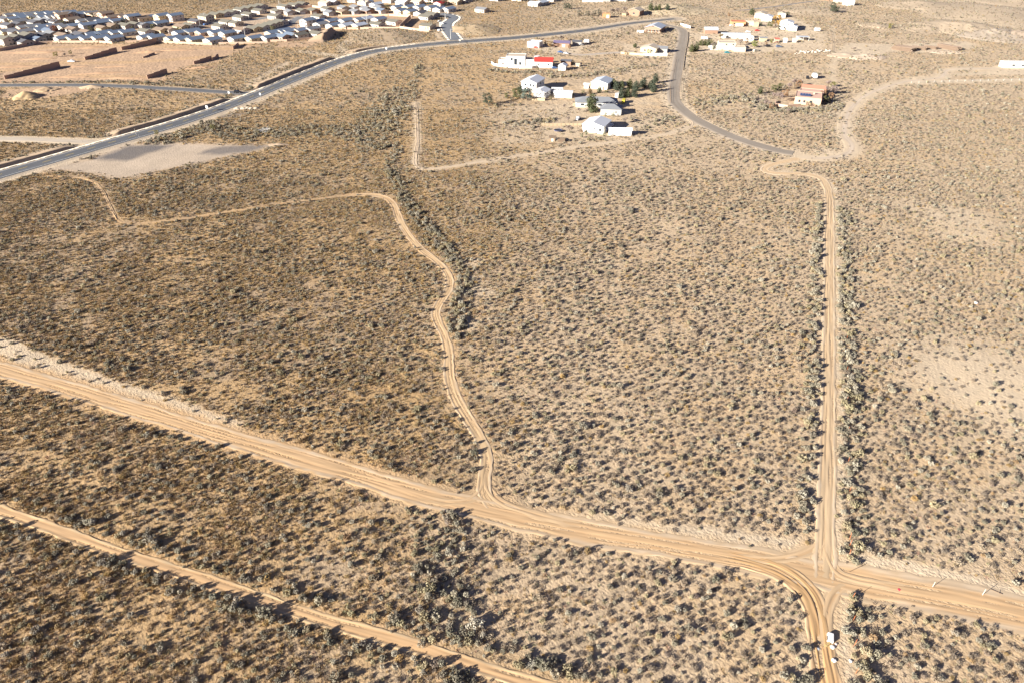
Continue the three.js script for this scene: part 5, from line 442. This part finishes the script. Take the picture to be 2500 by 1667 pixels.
for (const [x, y, h, l] of [[1630, 235, 7, 'pointed fir nearest the cream roofed house'], [1730, 240, 5, 'pale fir between the pointed firs'], [1795, 240, 6, 'second pointed fir on the tan slope'], [1950, 245, 6, 'last pointed fir on the tan slope']]) tree('c', H7(x, y), h, l); for (const [x, y, l] of [[270, 310, 'first'], [430, 310, 'second'], [560, 300, 'third'], [650, 280, 'fourth']]) tree('r', H7(x, y), 6, l + ' dark bush of the hedge left of the orange shed', M(.13, .12, .09, 1, { side: THREE.DoubleSide }), null, 'bush'); for (const [x, y, l] of [[900, 280, 'bare tree right of the orange shed'], [1010, 270, 'second bare tree right of the orange shed'], [1150, 250, 'grey bare tree left of the brown gabled house']]) tree('b', H7(x, y), 11, l);
tree('r', C6(1530, 405), 3.6, 'olive green bush in the scrub below the highway', M(.16, .15, .06, 1, { side: THREE.DoubleSide }), null, 'bush'); tree('b', C6(1500, 390), 4, 'bare tree beside the olive green bush'); tree('r', C6(1125, 440), 3, 'yellow bush at the highway verge', M(.22, .19, .07, 1, { side: THREE.DoubleSide }), null, 'bush'); tree('r', C5(815, 330), 5, 'yellow green bush on the sand hill', M(.2, .18, .05, 1, { side: THREE.DoubleSide }), null, 'bush');

for (const [p, h, l] of [[H6(2215, 175), 7, 'dark evergreen clump standing in for a shaded bluff beyond the highway'], [H6(2290, 178), 6, 'second dark evergreen standing in for bluff shade right of the dark clump'], [C4(1845, 150), 8, 'dark evergreen standing in for the shaded gully bluff below the crest houses'], [C4(1885, 150), 7, 'second dark evergreen standing in for the shaded gully bluff'], [C4(1850, 110), 7, 'third dark evergreen standing in for bluff shade higher in the gully']]) tree('r', p, h, l, pineM[1]);  // dark evergreens added where the far bluffs lie in shade
const BR = M(.25, .15, .085, 1, { side: THREE.DoubleSide }), OL = M(.14, .13, .06, 1, { side: THREE.DoubleSide });
for (const [s, x, y, h, l, m] of [[C3, 120, 405, 3, 'brown bush inside the white courtyard wall', BR], [C3, 560, 470, 2.6, 'olive bush below the red roofed barn', OL], [C3, 640, 690, 4.5, 'dark bush right of the tall white house', pineM[1]], [C3, 690, 775, 2.6, 'low sage bush under the long white shed', OL], [C3, 910, 740, 3, 'sage bush at the end of the long white shed', OL], [C3, 1010, 1110, 2.4, 'brown bush against the white gabled house', BR], [C3, 640, 215, 5, 'dark brown tree left of the violet roof', BR], [C3, 880, 250, 3.4, 'brown bush in the cluttered yard', BR], [C3, 1460, 310, 3, 'brown bush by the ochre garden wall', BR], [C4, 660, 190, 4, 'brown bush behind the orange adobe house', BR], [C4, 1020, 300, 4, 'dark bush right of the tan block', pineM[1]], [C4, 1230, 350, 4.5, 'dark bush at the foot of the two storey white house', pineM[1]], [C4, 1330, 190, 5, 'dark tree right of the small white house', pineM[1]], [C4, 860, 500, 4.5, 'brown bush behind the cream adobe wing', BR], [C4, 1090, 520, 3, 'brown bush in front of the tan shed', BR], [C4, 1300, 1120, 6, 'rusty brown tree beside the pink courtyard', BR], [C4, 1450, 1010, 5.5, 'rusty brown tree behind the solar panels', BR], [C4, 1730, 1130, 5.5, 'rusty brown tree against the pink east wall', BR], [C4, 1830, 1150, 5, 'rusty brown bush at the pink house corner', BR], [C4, 1140, 1260, 4, 'rusty brown bush at the drive end', BR],
  [H1, 620, 600, 5, 'brown garden tree beside a cream gable', BR], [H1, 1300, 400, 5, 'brown garden tree among the crowded houses', BR], [H2, 690, 470, 5, 'dark garden tree beside the tall cream house', pineM[1]], [H2, 1580, 400, 6, 'dark narrow garden tree between the tan gables', pineM[1]], [H5, 1640, 130, 7, 'dark tree left of the red roof on the hillside', pineM[1]], [H5, 2020, 130, 7, 'dark tree right of the red roof on the hillside', pineM[1]], [H5, 1470, 90, 6, 'brown tree on the hillside behind the estate', BR], [H4, 2040, 50, 6, 'dark tree beside the far white house', pineM[1]], [H4, 1690, 110, 5, 'brown hillside bush right of the white houses', BR]]) tree('r', s(x, y), h, l, m);
for (const [s, x, y] of [[H1, 240, 420], [H1, 540, 450], [H1, 1000, 480], [H1, 1500, 440], [H1, 1750, 470], [H1, 2180, 560], [H1, 760, 330], [H2, 500, 560], [H2, 900, 640], [H2, 1400, 620], [H2, 2060, 690], [H3, 900, 800], [H3, 2120, 760], [H4, 960, 560], [H4, 1560, 560], [H5, 640, 240], [H5, 1180, 300], [H5, 460, 600]]) tree('r', s(x, y), rr(4, 6), 'small dark garden tree between two estate houses', OL, 'garden trees of the estate');
// ------------------------------------------------------------------ fences, posts, yard and roadside things
const postG = new THREE.CylinderGeometry(.09, .1, 1.6, 6).translate(0, .6, 0), tallPostG = new THREE.CylinderGeometry(.1, .13, 2.2, 6).translate(0, .9, 0);
function fence(pts, gap, label, { mat = woodDark, rail = wood, tall = false, board = false } = {}) { const c = smooth(pts, gap), t = thing('fence', c[0], 0, label, 'fence'); c.forEach(([x, z], i) => { const m = mesh('post', tall ? tallPostG : postG, mat, t); m.position.set(x - c[0][0], relief(x, z) - relief(...c[0]), z - c[0][1]); if (i) { const [X, Z] = c[i - 1], l = Math.hypot(x - X, z - Z), yaw = Math.atan2(-(z - Z), x - X); for (const h of board ? [.8] : [.5, 1.1]) { const r = mesh(board ? 'board_panel' : 'rail', box(l, board ? 1.5 : .05, .05), rail, t); r.position.set((x + X) / 2 - c[0][0], h + relief(x, z) - relief(...c[0]), (z + Z) / 2 - c[0][1]); r.rotation.y = yaw; } } }); return t; }
fence(many(F, [[957, 235], [957, 310], [959, 400]]), 4, 'post and wire fence along the left edge of the house lots'); fence(many(C3, [[590, 1042], [800, 1040], [1005, 1038]]), 2.4, 'upright board fence behind the yard of the white gabled house', { board: true, rail: M(.42, .33, .22) }); fence(many(C3, [[590, 1042], [555, 1130], [520, 1225]]), 2.4, 'dark post fence on the left of the fenced yard', {}); fence(many(C3, [[1915, 640], [1918, 720], [1920, 810]]), 5, 'tall dark posts along the street bend', { tall: true }); fence(many(C3, [[2085, 400], [2040, 520], [2015, 640], [2030, 760]]), 6, 'wire fence on the outer side of the street'); fence(many(C3, [[1975, 360], [1950, 480], [1940, 560]]), 6, 'wire fence between the street and the conifers'); fence(many(C4, [[1835, 370], [1842, 480], [1845, 600]]), 5, 'brushy wire fence at the end of the compound'); fence(many(C4, [[860, 640], [1200, 640], [1420, 620], [1820, 580]]), 7, 'wire fence below the compound yard'); fence(many(C3, [[1590, 96], [1700, 100], [1870, 98]]), 3, 'low wooden fence in front of the brick house'); fence(many(C5, [[1060, 958], [1500, 942], [2000, 930], [2480, 920]]), 6, 'white post fence along the gravel road', { mat: TRIM, rail: TRIM }); fence(many(C3, [[640, 1230], [900, 1228]]), 3, 'low pen fence in the fenced yard');
// roadside signs and marker posts
function marker(p, h, mat, label, group, name = 'marker_post', lean = 0) { const t = thing(name, p, rnd() * 6, label, 'post', group); const m = mesh('post', new THREE.CylinderGeometry(.04, .055, h, 6).translate(0, h / 2 - .15, 0), mat, t); m.rotation.z = lean; mesh('cap', new THREE.SphereGeometry(.06, 6, 4).translate(Math.sin(-lean) * (h - .15), Math.cos(lean) * (h - .13), 0), mat, t); return t; }
const rust = M(.52, .17, .07), cream = M(.72, .67, .58);
[[657, 395, 'by the tall brush at the road corner'], [657, 312, 'in the brush above the corner'], [657, 252, 'deep in the brush above the corner'], [680, 795, 'at the corner below the wide road'], [688, 1000, 'beside the dark brush below the corner'], [700, 1228, 'beside the dumped white box'], [712, 1482, 'below the dumped white box']].forEach(([x, y, l]) => marker(N1(x, y), 2.1, rust, 'rusty orange fence post ' + l, 'rusty fence posts', 'fence_post', rr(-.12, .12)));
[[1951, 1130], [1949, 1060], [1948, 990], [1947, 920], [1946, 850], [1945, 780]].forEach(([x, y]) => marker(F(x, y), 1.7, rust, 'rusty orange fence post in the hedge right of the straight road', 'rusty fence posts', 'fence_post', rr(-.1, .1)));
marker(N1(1422, 684), 1.7, cream, 'first white marker post on the verge of the wide dirt road', 'white marker posts'); marker(N1(1880, 758), 1.9, cream, 'second white marker post on the verge of the wide dirt road', 'white marker posts'); marker(C6(480, 658), 2.6, cream, 'pale post on the gravel lot by the highway'); marker(C6(435, 700), 2.8, wood, 'brown post with a leaning twin on the gravel lot'); marker(C6(412, 668), 2.8, wood, 'brown post nearer the highway edge'); marker(C6(865, 770), 1.8, cream, 'short pale post at the edge of the gravel lot'); marker(C6(998, 465), 2, cream, 'short pale post on the highway verge'); marker(C6(1725, 318), 2.6, cream, 'pale post beside the dark millings'); marker(C6(590, 492), 2.2, wood, 'brown post where the gravel road ends'); marker(C6(975, 442), 4.2, cream, 'tall pale pole on the highway shoulder');
{ const sign = (p, label, w, h, y, m) => { const t = thing('road_sign', p, -.5, label, 'sign'); mesh('post', new THREE.CylinderGeometry(.07, .07, y, 6).translate(0, y / 2, 0), M(.4, .4, .4, .5), t); mesh('sign_plate', box(w, h, .05, 0, y, .08), m, t); }; sign(C6(1490, 272), 'square white road sign on the highway verge', 2, 1.6, 2.8, M(.8, .8, .8)); sign(C6(1870, 172), 'small white road sign further along the highway', 1.4, 1.2, 2.4, M(.8, .8, .8)); sign(C2(1262, 465), 'small white sign at the highway bend', 1.6, 1.3, 2.6, M(.8, .8, .8)); sign(C2(1920, 385), 'small sign opposite the curving estate street', 1.4, 1.2, 2.4, M(.75, .7, .6)); sign(C6(1645, 158), 'little white sign by the black car', 1.4, 1.2, 2.2, M(.8, .8, .8)); }
{ const t = thing('concrete_slab', C6(1895, 405), -.35, 'pale concrete slab lying in the scrub', 'slab'); mesh('slab', box(6.4, .35, 8, 0, .1, 0), M(.60, .57, .52), t); mesh('slab_edge', box(6.6, .15, 8.2, 0, .0, 0), M(.45, .42, .38), t); }
// the dumped white box beside the rutted road, with rubbish round it
{ const t = thing('dumped_box', N1(478, 1160), -.37, 'white dumped box with two dark side windows beside the rutted road', 'dumped box'); const sh = M(.80, .79, .80, .5); mesh('shell', new THREE.ExtrudeGeometry(new THREE.Shape([V2(-.72, 0), V2(.72, 0), V2(.66, .78), V2(-.52, .82)]), { depth: 2.3, bevelSize: .05, bevelThickness: .05, bevelSegments: 2 }).translate(0, 0, -1.15), sh, t); for (const z of [-.02, .66]) mesh('window', new THREE.BoxGeometry(.03, .5, .6).rotateZ(-.24).translate(-.69, .43, z), GLASS, t); mesh('rear_panel', box(1.2, .5, .04, -.02, .42, 1.23), DARK, t); mesh('base_rail', box(1.56, .1, 2.5, 0, .02, 0), M(.35, .30, .24), t); t.scale.set(.74, .8, .74); }
function lump(name, p, s, mat, label, cat, flat = .6) { const g = new THREE.IcosahedronGeometry(1, 2), a = g.attributes.position; for (let i = 0; i < a.count; i++) { const x = a.getX(i), y = a.getY(i), z = a.getZ(i), k = .7 + .7 * fbm(x * 2 + 9 + p[0], (y + z) * 2 + p[1], 2); a.setXYZ(i, x * k * s, y * k * s * flat + s * flat * .5, z * k * s); } g.computeVertexNormals(); const m = mesh(name, g, mat); m.position.set(p[0], relief(...p) - .03, p[1]); m.rotation.y = rnd() * 6; return put(m, label, cat); }
lump('rubbish_bag', N1(500, 1240), .42, M(.78, .76, .74), 'white rubbish bag at the corner of the dumped box', 'bag'); lump('rubbish_bag', N1(511, 1362), .42, M(.8, .79, .78), 'white rubbish bag on the verge below the dumped box', 'bag'); lump('rubbish_bag', N1(362, 1252), .4, M(.45, .47, .5), 'crumpled grey sheet on the rutted road', 'sheet', .2); lump('rubbish_bag', N1(535, 1212), .26, M(.62, .5, .46), 'small pinkish bag behind the dumped box', 'bag'); lump('cloth', N1(1115, 708), .34, M(.55, .06, .09), 'red rag on the wide dirt road', 'rag', .25); lump('rubbish_bag', N1(668, 1366), .3, M(.72, .72, .72), 'white scrap under the sagebrush', 'scrap'); lump('rubbish_bag', N1(722, 372), .34, M(.60, .45, .10), 'yellow scrap by the corner fence post', 'scrap', .4); lump('rubbish_bag', G(2384, 740), .5, M(.8, .8, .8), 'white scrap beside a brown shrub on the sandy flat', 'scrap');
{ const t = thing('plank_pile', N1(458, 1222), .5, 'small pile of yellow planks at the near end of the dumped box', 'planks'); for (let i = 0; i < 5; i++) { const m = mesh('plank', box(1.3, .06, .16), M(.5, .36, .16), t); m.position.set(rr(-.2, .2), .04 + i * .05, rr(-.3, .3)); m.rotation.y = rr(-.5, .5); } }
for (const [x0, y0, x1, y1, l] of [[655, 548, 805, 476, 'dark rod drawn as a thin post shadow on the sandy verge'], [640, 372, 838, 288, 'dark rod drawn as the corner post shadow in the brush'], [1950, 705, 2060, 752, 'thin pole lying beside the second marker post']]) { const a = N1(x0, y0), b = N1(x1, y1), d = Math.hypot(a[0] - b[0], a[1] - b[1]), t = thing('stick_and_shadow', a, Math.atan2(-(b[1] - a[1]), b[0] - a[0]), l, 'stick_and_shadow'); mesh('shaft', new THREE.CylinderGeometry(.05, .08, d, 6).rotateZ(Math.PI / 2).translate(d / 2, .1, 0), woodDark, t); mesh('side_twig', new THREE.CylinderGeometry(.03, .04, .8, 5).rotateZ(.9).translate(d * .7, .25, .1), woodDark, t); }  // verge and corner rods are cast post shadows modelled as dark wood
// stacks of timber poles in the sandy pit
function stack(p, yaw, n, rows, L_, label) { const t = thing('timber_stack', p, yaw, label, 'timber stack'), g = new THREE.CylinderGeometry(.34, .42, L_, 7).rotateX(Math.PI / 2), ms = [M(.20, .14, .10), M(.27, .20, .15), M(.14, .10, .08)]; for (let r = 0; r < rows; r++) for (let i = 0; i < n - r; i++) { const m = mesh('pole', g, ms[(i * 7 + r * 3) % 3], t); m.position.set((i - (n - r) / 2) * .95, .4 + r * .72, rr(-1.2, 1.2)); m.rotation.y = rr(-.05, .05); } }
stack(C5(985, 570), .75, 14, 4, 16, 'big stack of dark weathered timber poles in the sandy pit'); stack(C5(1150, 560), .9, 7, 3, 12, 'smaller dark timber stack beside the big one'); stack(C5(1500, 560), .55, 9, 4, 18, 'brown timber stack on the far side of the pit'); stack(C5(1290, 555), .8, 5, 3, 10, 'little timber stack between the two larger ones'); tree('b', C5(400, 585), 5, 'pale bare tree on the eroded sand bank'); tree('b', C5(1200, 510), 5, 'dark bare shrub above the timber stacks'); tree('b', C5(1560, 500), 5, 'dark bare shrub behind the brown timber stack');
// rubble row below the compound
for (let i = 0; i < 26; i++) { const u = i / 25; lump('rubble_stone', C4(mixv(1420, 1820, u) + rr(-6, 6), mixv(612, 585, u) + rr(-14, 12)), rr(.5, 1.1), M(.52, .46, .40), 'pale rubble stone in the row below the compound yard', 'stone').userData.group = 'rubble stones'; }
{ const t = thing('trampoline', C3(765, 1100), 0, 'round dark trampoline in the fenced yard', 'trampoline'); mesh('mat', new THREE.CylinderGeometry(2.2, 2.2, .06, 24).translate(0, .9, 0), M(.03, .03, .035), t); mesh('rim', new THREE.TorusGeometry(2.25, .12, 6, 24).rotateX(Math.PI / 2).translate(0, .92, 0), M(.08, .1, .25), t); for (let i = 0; i < 6; i++) mesh('leg', new THREE.CylinderGeometry(.05, .05, .9, 5).translate(Math.cos(i * 1.047) * 2.2, .45, Math.sin(i * 1.047) * 2.2), TRIM, t); }
wall(C4(100, 285), C4(215, 330), 4, 1.6, 2.4, 'crumbling white wall beside the street top', { mat: W_('W'), cope: W_('W'), name: 'yard_wall' });
//@@END
renderer.render(scene, camera);
